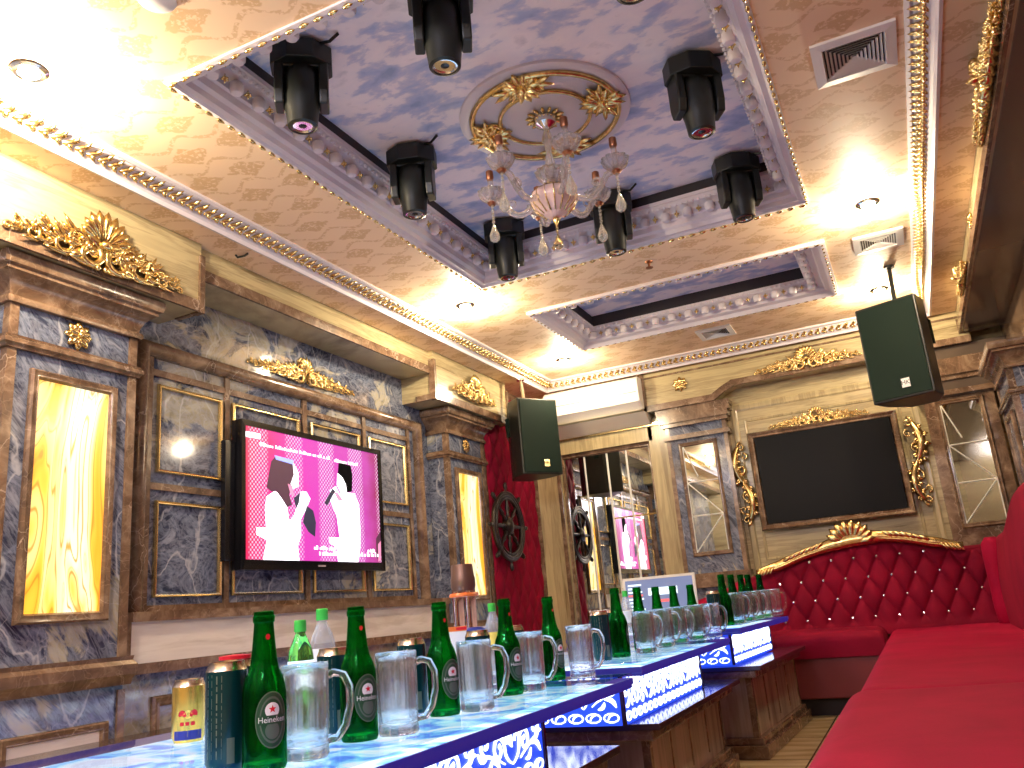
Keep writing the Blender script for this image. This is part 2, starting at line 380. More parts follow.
# lower outer margin
m.box(-2.95, OX0, Y0, 6.4, HO, HO + .1); m.box(OX1, .95, Y0, 6.4, HO, HO + .1); m.box(OX0, OX1, OY1, 6.4, HO, HO + .1)
m.build('ceiling', 'paper', kind=S)
m = MB(); m.box(TX0 + .03, TX1 - .03, TY0 + .03, TY1 - .03, 2.70, 2.73); m.build('ceiling', 'sky', kind=S)
m = MB(); m.box(SX0 + .03, SX1 - .03, SY0 + .03, SY1 - .03, 2.66, 2.69); m.build('ceiling', 'sky', kind=S)
m = MB(); m.ring(TX0 + .118, TX1 - .118, TY0 + .118, TY1 - .118, [(0, 2.645), (0, 2.702)]); m.ring(SX0 + .148, SX1 - .148, SY0 + .148, SY1 - .148, [(0, 2.57), (0, 2.662)])
m.build('ceiling', 'dark', kind=S)
# walls
m = MB(); m.box(-3.05, XL, Y0, 6.4, 0, HO + .02); m.build('wall_left', 'blue', kind=S)
m = MB(); m.box(-3.05, 1.2, YB, 6.4, 0, HO + .02); m.build('wall_back', 'yelH', kind=S)
m = MB(); m.box(XR, XR + .2, Y0, 6.25, 0, HO + .02); m.build('wall_right', 'brown', kind=S)
m = MB(); m.box(-3.05, 1.0, Y0 - .15, Y0, 0, HC + .1); m.build('wall_front', 'yelH', kind=S)
# perimeter strip (three sides, open towards the camera end)
prof = [(0, HO), (0, HO - .012), (.012, HO - .014), (.02, HO + .0), (.05, HO + .018), (.075, HO + .05), (.085, HO + .045), (.1, HO + .05), (.1, HO + .062)]
m = MB()
vs = []; fs = []
for d, z in prof: vs += [(OX0 + d, Y0, z), (OX0 + d, OY1 - d, z), (OX1 - d, OY1 - d, z), (OX1 - d, Y0, z)]
for i in range(len(prof) - 1):
    for j in range(3): a = i * 4 + j; fs.append((a, a + 1, a + 5, a + 4))
m.add(vs, fs); m.build('trim_1', 'plaster', kind=S)
# gold garland on the strip
m = MB()
def garland(p0, p1, nrm, step=.046):
    p0, p1, nrm = Vector(p0), Vector(p1), Vector(nrm); t = p1 - p0; L = t.length; t /= L; n = int(L / step)
    up = Vector((0, 0, -1))
    for i in range(n):
        c = p0 + t * (i + .5) * L / n; j = random.uniform(-.003, .003)
        m.lobe(c - t * .032 - nrm * .016, c + t * .026 + nrm * (.026 + j), .015, .010, 6, 4)
        m.lobe(c - nrm * .006, c + t * .012 + nrm * .046 + up * .004, .010, .008, 5, 4)
        m.lobe(c - t * .016, c + t * .034 - nrm * .024, .014, .009, 5, 4)
        m.ball(tuple(c + up * .010), .011, 6, 4)
zg = HO + .024
garland((OX0 + .05, .5, zg), (OX0 + .05, OY1 - .05, zg), (1, 0, .4))
garland((OX1 - .05, .5, zg), (OX1 - .05, OY1 - .05, zg), (-1, 0, .4))
garland((OX0 + .05, OY1 - .05, zg), (OX1 - .05, OY1 - .05, zg), (0, -1, .4))
m.build('gilded_leaf_garland', 'gold', smooth='all', label='gold leaf garland running along the white strip around the ceiling edge', cat='moulding')

def coffer(x0, x1, y0, y1, prof, dent, name, label, zd):
    t = thing(name, ((x0 + x1) / 2, (y0 + y1) / 2, HC), label, 'moulding')
    cx, cy = (x0 + x1) / 2, (y0 + y1) / 2
    a, b = (x1 - x0) / 2, (y1 - y0) / 2
    m = MB(); m.ring(-a, a, -b, b, [(d, z - HC) for d, z in prof]); m.build('frame_moulding', 'plaster', t)
    # rope of gold beads at the outer rim, dentils and flowers inside
    g = MB(); w = MB(); 
    for (sx, sy, L, tx, ty) in ((0, -1, 2 * a, 1, 0), (0, 1, 2 * a, 1, 0), (-1, 0, 2 * b, 0, 1), (1, 0, 2 * b, 0, 1)):
        ex, ey = sx * (a - .004), sy * (b - .004)
        n = int(L / .052)
        for i in range(n):
            s_ = -L / 2 + (i + .5) * L / n; c = Vector((ex + tx * s_, ey + ty * s_, -.018)); T = Vector((tx, ty, 0))
            g.lobe(c - T * .020, c + T * .020, .008, .008, 5, 4)
        Ld = L - 2 * dent - .02; n = max(2, int(Ld / .105)); ex, ey = sx * (a - dent), sy * (b - dent)
        for i in range(n + 1):
            s_ = -Ld / 2 + i * Ld / n; c = Vector((ex + tx * s_, ey + ty * s_, zd)); q = .028
            w.lathe([(.0215, 0), (.0245, -.006), (.0245, -.030), (.018, -.040), (.004, -.043)], (c.x, c.y, c.z), 12)
            if i < n:
                c2 = c + Vector((tx, ty, 0)) * (Ld / n / 2)
                for kq in range(5):
                    an = kq * 2 * pi / 5; g.lobe((c2.x, c2.y, c2.z - .012), (c2.x + .016 * cos(an), c2.y + .016 * sin(an), c2.z - .014), .006, .006, 5, 3)
                g.lobe((c2.x, c2.y, c2.z - .035), (c2.x, c2.y, c2.z + .01), .006, .006, 5, 3)
        Lb = L - 2 * dent - .06; nb = int(Lb / .028); ex, ey = sx * (a - dent - .032), sy * (b - dent - .032)
        for i in range(nb):
            s_ = -Lb / 2 + (i + .5) * Lb / nb; w.ball((ex + tx * s_, ey + ty * s_, zd + .018), .008, 6, 4)
    w.build('dentil_row', 'plaster', t, smooth=True); g.build('gilded_beading', 'gold', t, smooth='all')
coffer(TX0, TX1, TY0, TY1, [(-.006, HC), (-.006, HC - .008), (.010, HC - .010), (.020, HC - .002), (.04, HC), (.045, HC + .02), (.06, HC + .03), (.066, HC + .055), (.075, HC + .062), (.078, HC + .09), (.105, HC + .11), (.118, HC + .13), (.125, HC + .132), (.125, HC + .15), (.06, HC + .16)], .095, 'coffer_moulding', 'large white moulded frame with gold beading around the chandelier cloud mural', .085)
coffer(SX0, SX1, SY0, SY1, [(-.012, HC), (-.012, HC - .018), (.012, HC - .022), (.03, HC), (.06, HC + .01), (.07, HC + .025), (.10, HC + .03), (.115, HC + .05), (.15, HC + .06), (.155, HC + .07), (.155, HC + .085), (.06, HC + .09)], .125, 'coffer_moulding', 'small white moulded frame around the empty rectangular cloud mural', .05)

# ------------------------------------------------------------------ beams
XBL, XBR, YBB = -2.60, .54, 6.10
ZP, ZR, ZC = 2.12, 2.29, HO
NP = (1.50, 2.53); FP = (4.52, 5.60)
def side_beam(name, s, xf, xw):
    m = MB(); t = MB(); lo, hi = min(xf, xw), max(xf, xw); d = .012 * s
    segs = [(Y0, NP[0], ZR, 0), (NP[0], NP[1], ZP, 1), (NP[1], FP[0], ZR, 0), (FP[0], FP[1], ZP, 1)] if s > 0 else [(Y0, YBB, ZR, 1)]
    for a, b, z, p in segs:
        xx = xf if p else xf - .03 * s
        m.box(min(xx, xw), max(xx, xw), a, b, z, ZC)
        x1, x2 = sorted((xx - .002 * s, xx + d)); t.box(x1, x2, a, b, z - .006, z + .045)
        if p:
            x1, x2 = sorted((xx - .03 * s, xx + d))
            for e in (a, b): t.box(x1 - .0015, x2 + .0015, e - .013, e + .013, z - .009, ZC - .06)
            t.box(min(xx + d, xx - .14 * s), max(xx + d, xx - .14 * s), a - .012, a + .01, z - .006, z + .03); t.box(min(xx + d, xx - .14 * s), max(xx + d, xx - .14 * s), b - .01, b + .012, z - .006, z + .03)
    o = m.build(name[0], 'yelH', kind=S); t.build(name[1], 'brown', kind=S)
side_beam(('trim_2', 'trim_3'), 1, XBL, XL); side_beam(('trim_4', 'trim_5'), -1, XBR, XR)
m = MB(); m.box(.555, XR - .001, Y0, YBB - .02, ZR - .008, ZR + .002); m.build('trim_20', 'soffit', kind=S)
# back beam with a stepped lower edge
m = MB(); t = MB(); BX0 = -1.66
pts = [(BX0, ZC), (BX0, 2.14), (-1.14, 2.14), (-1.06, 2.19), (-.98, 2.225), (XBR + .05, 2.225), (XBR + .05, ZC)]
m.prism(pts, YBB, YB, 1); m.build('trim_6', 'yelH', kind=S)
pts = [(BX0 - .012, 2.132), (-1.135, 2.132), (-1.055, 2.182), (-.975, 2.217), (XBR + .05, 2.217), (XBR + .05, 2.262), (-.99, 2.262), (-1.07, 2.227), (-1.15, 2.18), (BX0 - .012, 2.18)]
t.prism(pts, YBB - .014, YBB + .01, 1); t.box(BX0 - .014, BX0 + .014, YBB - .014, YBB + .05, 2.135, ZC - .01); t.box(BX0, XBR + .05, YBB - .01, YBB + .005, ZC - .05, ZC - .038); t.build('trim_7', 'brown', kind=S)
# niche over the mirror: back strip, sloping soffit, lintel
m = MB(); m.box(-2.70, BX0, 6.18, YB + .01, 1.93, 2.06); m.box(-1.69, -1.50, 6.18, YB + .01, .02, 2.1); m.build('trim_8', 'yelV', kind=S)
m = MB(); m.prism([(6.02, 2.13), (YB, 2.13), (YB, 2.05), (6.14, 2.05)], -2.70, BX0 + .01, 0); m.build('trim_9', 'cream', kind=S)
m = MB(); m.box(-2.70, -1.5, 6.16, 6.185, 2.04, 2.065); m.box(-2.70, BX0, 6.15, YB, 2.065, 2.075); m.build('trim_10', 'frame', kind=S)

# ------------------------------------------------------------------ pilasters on the side walls
def side_pilaster(yc, face, label, lit=True, xs=None, w=.54):
    s = 1 if face == '+x' else -1
    x = xs if xs is not None else (-2.70 if s > 0 else .64)
    t = thing('pilaster', (x, yc, 0), label, 'pilaster'); t.rotation_euler = (0, 0, pi / 2 if s > 0 else -pi / 2)
    D = abs((XL if s > 0 else XR) - x); h = w / 2     # local: x along wall, y into wall, z up
    m = MB(); m.box(-h + .004, h - .004, .004, D - .002, 0.0, 1.98); 
    m.build('shaft', 'blue', t)
    m = MB()
    for a in (-1, 1):
        x0, x1 = sorted((a * h, a * (h - .035))); m.box(x0, x1, -.006, .028, .70, 1.98)
        x0, x1 = sorted((a * h, a * (h - .03))); m.box(x0, x1, -.006, .024, .0, .60)
    m.build('corner_trim', 'brown', t)
    # ledges: moulded bands
    def band(z0, z1, out, nm='band'):
        b = MB(); q = (z1 - z0)
        prof = [(-.01, z0), (out * .5, z0), (out * .6, z0 + q * .2), (out, z0 + q * .35), (out, z0 + q * .7), (out * .6, z0 + q * .85), (out * .7, z1), (-.01, z1)]
        # three sided sweep
        vs = []; fs = []
        for d, z in prof: vs += [(-h - d, D - .002, z), (-h - d, -d - .002, z), (h + d, -d - .002, z), (h + d, D - .002, z)]
        k = len(prof)
        for i in range(k - 1):
            for j in range(3): a = i * 4 + j; fs.append((a, a + 1, a + 5, a + 4))
        fs += [tuple(i * 4 for i in range(k)), tuple(i * 4 + 3 for i in range(k))[::-1], (0, 3, 2, 1), ((k - 1) * 4, (k - 1) * 4 + 1, (k - 1) * 4 + 2, (k - 1) * 4 + 3)]
        b.add(vs, fs); return b.build(nm, 'brown', t, smooth=True)
    band(1.785, 1.83, .022, 'upper_band'); band(.615, .715, .03, 'waist_band')
    # capital: corbelled steps up to the beam
    def sweep(prof):
        b = MB(); vs = []; fs = []; k = len(prof)
        for d, z in prof: vs += [(-h - d, D - .002, z), (-h - d, -d - .002, z), (h + d, -d - .002, z), (h + d, D - .002, z)]
        for i in range(k - 1):
            for j in range(3): a = i * 4 + j; fs.append((a, a + 1, a + 5, a + 4))
        fs += [(0, 3, 2, 1), ((k - 1) * 4, (k - 1) * 4 + 1, (k - 1) * 4 + 2, (k - 1) * 4 + 3)]; b.add(vs, fs); return b
    m = sweep([(-.01, 1.95), (.014, 1.95), (.018, 1.962), (.014, 1.974), (.004, 1.978), (.008, 1.996), (.020, 2.022), (.042, 2.045), (.056, 2.052), (.056, 2.064), (.068, 2.070), (.074, 2.088), (.074, 2.112), (-.01, 2.112)])
    m.build('capital', 'brown', t, smooth=True)
    pw = .145
    f = MB(); frame_on(f, -pw - .035, pw + .035, .845, 1.725, .035, .022, Matrix.Translation((0, .0, 0))); f.build('panel_frame', 'brown', t, smooth=True)
    if lit:
        p = MB(); p.box(-pw, pw, -.006, .003, .88, 1.69); p.build('onyx_panel', 'onyx', t, label='glowing yellow onyx panel')
    else:
        p = MB(); p.box(-pw, pw, -.006, .003, .88, 1.69); p.build('marble_panel', 'blue', t)
    f = MB(); frame_on(f, -.2, .2, .12, .50, .03, .02); f.build('lower_frame', 'brown', t, smooth=True)
    p = MB(); p.box(-.17, .17, -.004, .002, .15, .47); p.build('lower_panel', 'beige', t)
    return t
side_pilaster(2.02, '+x', 'near left marble pilaster with tall glowing yellow onyx panel beside the karaoke television')
side_pilaster(5.07, '+x', 'far left marble pilaster with narrow glowing onyx panel beside the red wheel panel')
side_pilaster(5.57, '-x', 'marble pilaster on the right wall beyond the speaker, copper edged and unlit', lit=False, xs=.645, w=.62).scale = (1, 1, .935)

# ------------------------------------------------------------------ gilded ornaments
def add_crest(m, w, h, seed, fan=True, dens=1.0):
    R = random.Random(seed); t = h * .07
    if fan:
        for k in range(9):
            a = RD(22 + 17 * k); L = h * (.46 + .14 * sin(a)); c = (0, h * .34)
            m.lobe((c[0] + cos(a) * h * .08, -t * .8, c[1] + sin(a) * h * .08), (c[0] + cos(a) * L, -t * 1.6, c[1] + sin(a) * L), h * .075, h * .06, 6, 6, e=1.7)
        m.lobe((-h * .14, -t * 1.5, h * .33), (h * .14, -t * 1.5, h * .33), h * .09, h * .1, 8, 5)
        for s in (-1, 1): m.spiral((s * h * .2, h * .22), h * .13, pi / 2, 1.3, t * .8, sgn=s, pre=(0, h * .1))
    if not fan:
        for s in (-1, 1):
            m.spiral((s * h * .28, h * .45), h * .24, pi if s > 0 else 0, 1.3, h * .07, sgn=-s, pre=(0, h * .1)); m.spiral((s * h * .2, h * .8), h * .12, -pi / 2, 1.2, h * .05, sgn=s, pre=(0, h * .4))
        for k in range(7): m.lobe((0, -t, h * .3), (cos(RD(30 + 20 * k)) * h * .5, -t * 1.6, h * .3 + sin(RD(30 + 20 * k)) * h * .7), h * .07, h * .06, 6, 6, e=1.5)
        for k in range(9): m.ball((R.uniform(-h * .5, h * .5), -t * 1.6, R.uniform(h * .1, h * .8)), h * .07, 6, 4)
    for s in (-1, 1):
        n = max(4, int(w / h * 2.0)); 
        for i in range(n):
            f = (i + .6) / (n + .2); x = s * w / 2 * (f * .88 + .08); env = h * (.62 * (1 - f) ** .8 + .17)
            r = env * .36; z = h * .14 + (i % 2) * env * .2
            m.spiral((x, z), r, (pi if s > 0 else 0) + (pi / 2 if i % 2 else -pi / 2) * s, 1.25, r * .3, sgn=-s if i % 2 else s, pre=(x - s * r * 1.8, z + (r if i % 2 else -r) * .6))
            for q in range(int(4 * dens)):
                a = pi / 2 - s * (.25 + q * .35 + R.uniform(-.1, .1)); L = env * R.uniform(.42, .7)
                m.lobe((x - s * r * .3, -t * .6, z + r * .1), (x + cos(a) * L * 1.0, -t * R.uniform(.6, 1.6), z + sin(a) * L), env * .085, env * .06, 5, 4)
            for q in range(3):
                m.ball((x + R.uniform(-r, r), -t * 1.2, z + R.uniform(-r, r) * .8), env * .07, 6, 4)
            m.lobe((x - s * r, -t * .5, z - r * .8), (x + s * r * 1.6, -t * .9, max(.0, z - r * 1.1)), env * .075, env * .06, 5, 4)
        m.spiral((s * w / 2 * .965, h * .1), h * .075, pi if s > 0 else 0, 1.2, h * .03, sgn=-s)
def crest(face, c, w, h, seed, label, group=None, deep=1, **k):
    m = MB(); add_crest(m, w, h, seed, **k); m.v = [Vector((v.x, v.y * deep, v.z)) for v in m.v]
    o = m.build('gilded_crest', 'gold', smooth='all', label=label, cat='ornament', group=group); place(o, face, c); return o
crest('+x', (XBL + .014, 2.02, 2.145), .78, .24, 1, 'gold shell crest on the near left beam above the large onyx pilaster')
crest('+x', (XBL + .014, 5.05, 2.20), .64, .20, 2, 'gold crest on the far left beam next to the hanging speaker')
crest('+x', (XL + .002, 3.53, 2.06), .92, .15, 3, 'gold openwork crest on blue marble above the karaoke television', fan=False, dens=1.6)
crest('-y', (-.45, YBB - .016, 2.25), .74, .17, 4, 'gold shell crest on the back beam beside the right speaker')
crest('-y', (-.46, YB - .03, 1.865), .70, .13, 5, 'flatter gold crest touching the top of the dark back television frame')
crest('-x', (XBR - .014, 2.95, 2.31), .95, .125, 6, 'long gold crest on the right beam near the upper right corner', dens=1.6, deep=3)
crest('-x', (XBR - .014, 5.05, 2.30), .60, .12, 7, deep=2.5, label= 'gold crest on the right beam above the right speaker')
def rosette(face, c, r, label):
    m = MB()
    for k in range(10):
        a = k * pi / 5; m.lobe((r * .2 * cos(a + .3), -r * .28, r * .2 * sin(a + .3)), (r * .8 * cos(a + .3), -r * .22, r * .8 * sin(a + .3)), r * .2, r * .14, 6, 4)
    for k in range(8):
        a = k * pi / 4; m.lobe((r * .15 * cos(a), -r * .12, r * .15 * sin(a)), (r * cos(a), -r * .1, r * sin(a)), r * .3, r * .16, 6, 4)
        a += pi / 8; m.lobe((0, -r * .25, 0), (r * .62 * cos(a), -r * .3, r * .62 * sin(a)), r * .17, r * .12, 6, 4)
    m.ball((0, -r * .32, 0), r * .2, 8, 5)
    o = m.build('gilded_rosette', 'gold', smooth='all', label=label, cat='ornament'); place(o, face, c)
rosette('+x', (-2.699, 2.02, 1.893), .062, 'round gold flower on the near left pilaster above its band')
rosette('+x', (-2.699, 5.07, 1.893), .055, 'round gold flower on the far left pilaster under its capital')
rosette('-y', (-1.37, YBB - .002, 2.30), .062, 'gold flower on the back beam above the left mirrored pilaster')
rosette('-x', (XBR - .001, 4.30, 2.365), .05, 'gold flower on the right beam before its lower section')
def side_scroll(c, s, label):
    m = MB(); R = random.Random(3)
    P = []; W_ = []
    for i in range(41):
        f = i / 40; z = .27 - .54 * f; x = s * (.046 * sin((f - .5) * 2 * pi * .98) + .0); P.append((x, -.014 - .012 * sin(pi * f * 2) ** 2, z)); W_.append(.012 + .018 * abs(sin(pi * f * 2)) ** .7)
    m.tube(P, W_, 7)
    for zz in (1, -1):
        m.spiral((s * zz * .018, zz * .268), .034, pi / 2 * zz, 1.3, .011, sgn=s, bulge=.6)
        m.spiral((s * zz * -.012, zz * .10), .040, -pi / 2 * zz, 1.15, .012, sgn=s, pre=(s * zz * .03, zz * .02), bulge=.6)
        m.spiral((s * zz * .028, zz * .19), .028, pi / 2 * zz, 1.0, .009, sgn=-s, bulge=.6)
    for i in range(3, 38, 2):
        p = Vector(P[i]); q = Vector(P[i + 1]) - Vector(P[i - 1]); nn = Vector((-q.z, 0, q.x)).normalized() * (1 if i % 4 == 3 else -1)
        L = .030 + .028 * abs(sin(pi * i / 40 * 2)); m.lobe(p, p + nn * L - Vector((0, .012, 0)) + q * .6, .013, .010, 6, 5, e=1.2)
        m.lobe(p + q * .2, p + nn * L * .7 + q * 1.2 - Vector((0, .020, 0)), .009, .009, 5, 4)
    m.ball((-s * .045, -.03, 0), .016, 8, 5)
    o = m.build('gilded_side_scroll', 'gold', smooth='all', label=label, cat='ornament'); place(o, '-y', c)
side_scroll((-1.035, YB - .03, 1.51), 1, 'tall S shaped gold scroll left of the dark back television')
side_scroll((.125, YB - .03, 1.50), -1, 'tall S shaped gold scroll right of the dark back television')

# ------------------------------------------------------------------ karaoke television recess (left wall)
t = thing('marble_surround', (XL, 3.56, .8), 'brown rounded marble frame around the blue panels behind the karaoke television', 'frame')
m = MB(); n = 8
pr = [(0, 0)] + [(.035 - .035 * cos(a), .05 * sin(a)) for a in [pi * i / n for i in range(1, n)]] + [(.07, 0)]
y0, y1, zt = 2.40, 4.69, 2.025
vs = []
M_ = Matrix(((0, 0, 1, 0), (1, 0, 0, 0), (0, 1, 0, 0), (0, 0, 0, 1)))
for d, q in pr: vs += [(y0 + d, .87, q), (y0 + d, zt - d, q), (y1 - d, zt - d, q), (y1 - d, .87, q)]
fs = []
for i in range(len(pr) - 1):
    for j in range(3): a = i * 4 + j; fs.append((a, a + 1, a + 5, a + 4))
m.add([(q, y - 3.56, z - .8) for y, z, q in vs], fs); m.build('round_frame', 'brown', t, smooth='all')
# brown lattice strips between the panels
m = MB()
cols = [(2.53, 2.905), (2.975, 3.465), (3.56, 4.01), (4.10, 4.50)]
rows = [(1.45, 1.84), (.93, 1.33)]
zb, zt2 = .87, 1.955
for a, b in ((2.47, 2.50), (2.925, 2.955), (3.495, 3.53), (4.04, 4.075), (4.53, 4.56)):
    m.box(.002, .014, a - 3.56, b - 3.56, zb - .8, zt2 - .8)
for a, b in ((.875, .90), (1.375, 1.405), (1.875, 1.905)):
    for u, v_ in ((2.5, 2.925), (2.955, 3.495), (3.53, 4.04), (4.075, 4.53)): m.box(.002, .010, u - 3.56, v_ - 3.56, a - .8, b - .8)
m.build('brown_strips', 'brown', t)
for (a, b) in cols:
    for (z0, z1) in rows:
        f = MB(); q = wallM('+x', (0.0025, 0, 0)); frame_on(f, a - 3.56, b - 3.56, z0 - .8, z1 - .8, .016, .02, q); f.build('gilt_panel_frame', 'frame', t)
# dado
m = MB(); m.box(XL, -2.76, NP[1] - .25, 4.80, .68, .835); m.build('trim_11', 'beige', kind=S)
m = MB(); m.box(XL, -2.74, 2.295, 4.80, .835, .872); m.box(XL, -2.752, 2.295, 4.80, .64, .68)
for a in (2.30, 4.74): m.box(XL, -2.754, a, a + .06, .68, .835)
m.build('trim_12', 'brown', kind=S)
m = MB(); m.box(XL, -2.80, 2.295, 4.80, 0, .64); m.build('trim_13', 'blue', kind=S)
m = MB()
for a, b in ((2.50, 3.2), (3.3, 3.95), (4.05, 4.7)): frame_on(m, a, b, .12, .55, .04, .02, wallM('+x', (-2.80, 0, 0)))
m.build('trim_14', 'brown', kind=S)
# left wall further towards the camera: waist band continues
m = MB(); m.box(XL, -2.74, Y0, NP[0] + .2, .835, .872); m.build('trim_15', 'brown', kind=S)

# karaoke television: screen 1.18 x .70
TX = -2.775; TYc, TZc, TW, TH = 3.535, 1.392, 1.155, .706
t = thing('karaoke_television', (TX, TYc, TZc), 'wall television showing a man and woman singing on a pink screen', 'television')
t.rotation_euler = (0, 0, pi / 2)
m = MB(); m.box(-TW / 2, TW / 2, .0, .05, -TH / 2, TH / 2); m.box(-.3, .3, .05, .073, -.2, .2); m.build('television_body', 'blackgl', t)
m = MB(); F = Matrix(((1, 0, 0, 0), (0, 0, -1, 0), (0, 1, 0, 0), (0, 0, 0, 1)))
bz = .028
m.ring(-TW / 2, TW / 2, -TH / 2, TH / 2, [(0, -.002), (0, .012), (bz, .010), (bz, .0)], F); m.box(-TW / 2 + .02, TW / 2 - .02, -.011, -.002, -TH / 2 + .004, -TH / 2 + .046)
m.build('bezel', 'blackgl', t)
m = MB(); m.box(-.03, .03, -.0125, -.010, -TH / 2 + .018, -TH / 2 + .026); m.build('maker_mark', 'grey', t)
SW0, SW1, SZ0, SZ1 = -TW / 2 + bz, TW / 2 - bz, -TH / 2 + .046, TH / 2 - bz
m = MB(); m.box(SW0, SW1, -.004, .0, SZ0, SZ1); scr = m.build('screen', 'screen', t)
def S2(x, y):
    u = (x - 88) / 551; top = 105 + (x - 88) * 95 / 551; bot = 661; v = (bot - y) / (bot - top)
    k = 1.0; u = u * (1 + .22) / (1 + .22 * u)   # undo foreshortening
    return (SW0 + u * (SW1 - SW0), SZ0 + max(0, min(1, v)) * (SZ1 - SZ0))
def sp(mb, pts, mi, dy):
    mb.m = mi; q = [S2(*p) for p in pts]; mb.prism(q, -.0045 - dy, -.004 - dy, 1)
m = MB()
sp(m, [(150, 400), (175, 375), (200, 390), (215, 440), (222, 500), (240, 470), (262, 372), (285, 370), (300, 400), (285, 440), (262, 490), (262, 560), (250, 600), (255, 661), (138, 661), (150, 580), (120, 560), (120, 530), (148, 530), (145, 450)], 0, 0)
sp(m, [(180, 225), (235, 235), (246, 290), (240, 345), (222, 385), (232, 430), (215, 440), (195, 400), (180, 375), (165, 378), (150, 362), (158, 300), (165, 250)], 1, .0006)
sp(m, [(236, 245), (256, 290), (255, 350), (236, 362), (228, 340), (240, 300)], 0, .001)
sp(m, [(218, 340), (234, 350), (240, 395), (226, 380)], 4, .0012)
sp(m, [(175, 222), (240, 238), (238, 256), (180, 240)], 3, .0012)
sp(m, [(238, 400), (262, 375), (256, 420), (246, 445)], 2, .0012)
sp(m, [(285, 430), (310, 450), (320, 500), (315, 560), (290, 540), (270, 500)], 2, .0002)
sp(m, [(440, 365), (500, 370), (522, 420), (524, 520), (520, 600), (508, 661), (410, 661), (405, 600), (375, 585), (372, 560), (420, 560), (410, 470), (385, 410), (382, 360), (410, 340), (425, 372)], 0, 0)
sp(m, [(425, 240), (440, 238), (485, 250), (492, 290), (487, 362), (462, 366), (455, 330), (440, 300), (420, 285)], 5, .0006)
sp(m, [(418, 283), (440, 300), (457, 332), (461, 368), (432, 372), (414, 335)], 0, .0009)
sp(m, [(356, 415), (392, 352), (406, 362), (368, 426)], 2, .0012)
sp(m, [(398, 366), (418, 370), (440, 400), (420, 405)], 4, .0011)
sp(m, [(612, 560), (639, 530), (639, 620), (628, 655), (610, 640)], 1, .0002)
sp(m, [(622, 585), (639, 570), (636, 650), (620, 655)], 4, .0006)
R = random.Random(11)
def glyphs(x0, y0, x1, y1, h, gap=.25):
    x = x0
    while x < x1:
        w = R.uniform(3, 9); f = (x - x0) / (x1 - x0); y = y0 + (y1 - y0) * f; hh = h * R.choice((.7, .7, 1, 1.15))
        sp(m, [(x, y - hh), (min(x + w, x1), y - hh + 1), (min(x + w, x1), y + 1), (x, y)], 0, .0015)
        x += w + R.uniform(1, 3) + (6 if R.random() < gap else 0)
sp(m, [(90, 130), (132, 136), (132, 158), (90, 154)], 0, .0015)
glyphs(130, 186, 385, 226, 13); glyphs(405, 234, 520, 250, 13); glyphs(310, 612, 480, 616, 14); glyphs(330, 636, 620, 636, 15); glyphs(560, 618, 600, 618, 14)
m.build('screen_figures', ['scr_w', 'scr_h', 'scr_k', 'scr_b', 'scr_s', 'scr_n'], t)

# small black box hung beside the television
m = MB(); m.box(0, .03, -.03, .03, -.28, .28); m.build('slim_side_box', 'blackgl', loc=(XL + .02, 2.922, 1.36), bevel=.004, label='slim dark upright box on the marble at the left edge of the karaoke television', cat='box')

# ------------------------------------------------------------------ red wheel panel, post, mirror
def tuft(mb, x0, x1, z0, ztop, a, r, depth, nu, nv, y0=0, zbase=None):
    def fn(u, v):
        x = x0 + (x1 - x0) * u; zt_ = ztop(x) if callable(ztop) else ztop; z = z0 + (zt_ - z0) * v
        p = x / a + z / (2 * r); q = x / a - z / (2 * r)
        hh = (abs(sin(pi * p)) * abs(sin(pi * q))) ** .38
        e = min(u, 1 - u) * (x1 - x0) / .06; e2 = (1 - v) * (zt_ - z0) / .05; ed = max(0, min(1, e)) ** .5 * max(0, min(1, e2)) ** .5
        return (x, y0 - (depth * (.35 + .65 * hh)) * (.25 + .75 * ed), z)
    mb.grid(nu, nv, fn)
m = MB(); tuft(m, -.44, .44, .5, 2.38, .15, .12, .035, 90, 150)
o = m.build('red_wall_cushion', 'velvet2', smooth='all', label='red tufted wall panel behind the ship wheel', cat='panel'); place(o, '+x', (-2.70, 5.80, 0))
m = MB(); m.box(XL, -2.70, 5.36, YB, 0, HO); m.build('trim_16', 'brown', kind=S)
m = MB(); m.box(-2.72, -2.44, 6.17, YB + .01, 0, 2.06); m.build('trim_17', 'yelV', kind=S)
m = MB()
for a in (-2.66, -2.455): m.box(a - .014, a + .014, 6.155, 6.18, 0, 2.05)
m.build('trim_18', 'brown', kind=S)
# ship wheel
t = thing('ship_wheel', (-2.625, 5.50, 1.35), 'dark wooden ship wheel mounted on the red tufted panel', 'ship wheel')
t.rotation_euler = (0, 0, pi / 2)
def circ(r, y=0, n=40): return [(r * cos(2 * pi * i / n), y, r * sin(2 * pi * i / n)) for i in range(n + 1)]
m = MB(); m.tube(circ(.225), .020, 8, cap=False); m.tube(circ(.245, -.012), .011, 6, cap=False); m.tube(circ(.20, -.012), .009, 6, cap=False); m.build('rim', 'wood', t, smooth='all')
m = MB(); FY = Matrix.Rotation(pi / 2, 4, 'X'); m.lathe([(.06, -.02), (.06, .015), (.045, .03), (.02, .04), (.001, .042)], M=FY, n=20); m.tube(circ(.052, -.02, 24), .008, 6, cap=False); m.build('hub', 'wood', t, smooth=True)
for k in range(8):
    a = k * pi / 4; m = MB(); rs = [(.05, .012), (.08, .016), (.10, .010), (.13, .018), (.16, .011), (.2, .012), (.25, .014), (.262, .009), (.28, .015), (.30, .017), (.315, .011), (.32, .004)]
    m.tube([(r * cos(a), -.004, r * sin(a)) for r, _ in rs], [q for _, q in rs], 8); m.build('spoke', 'wood', t, smooth='all')
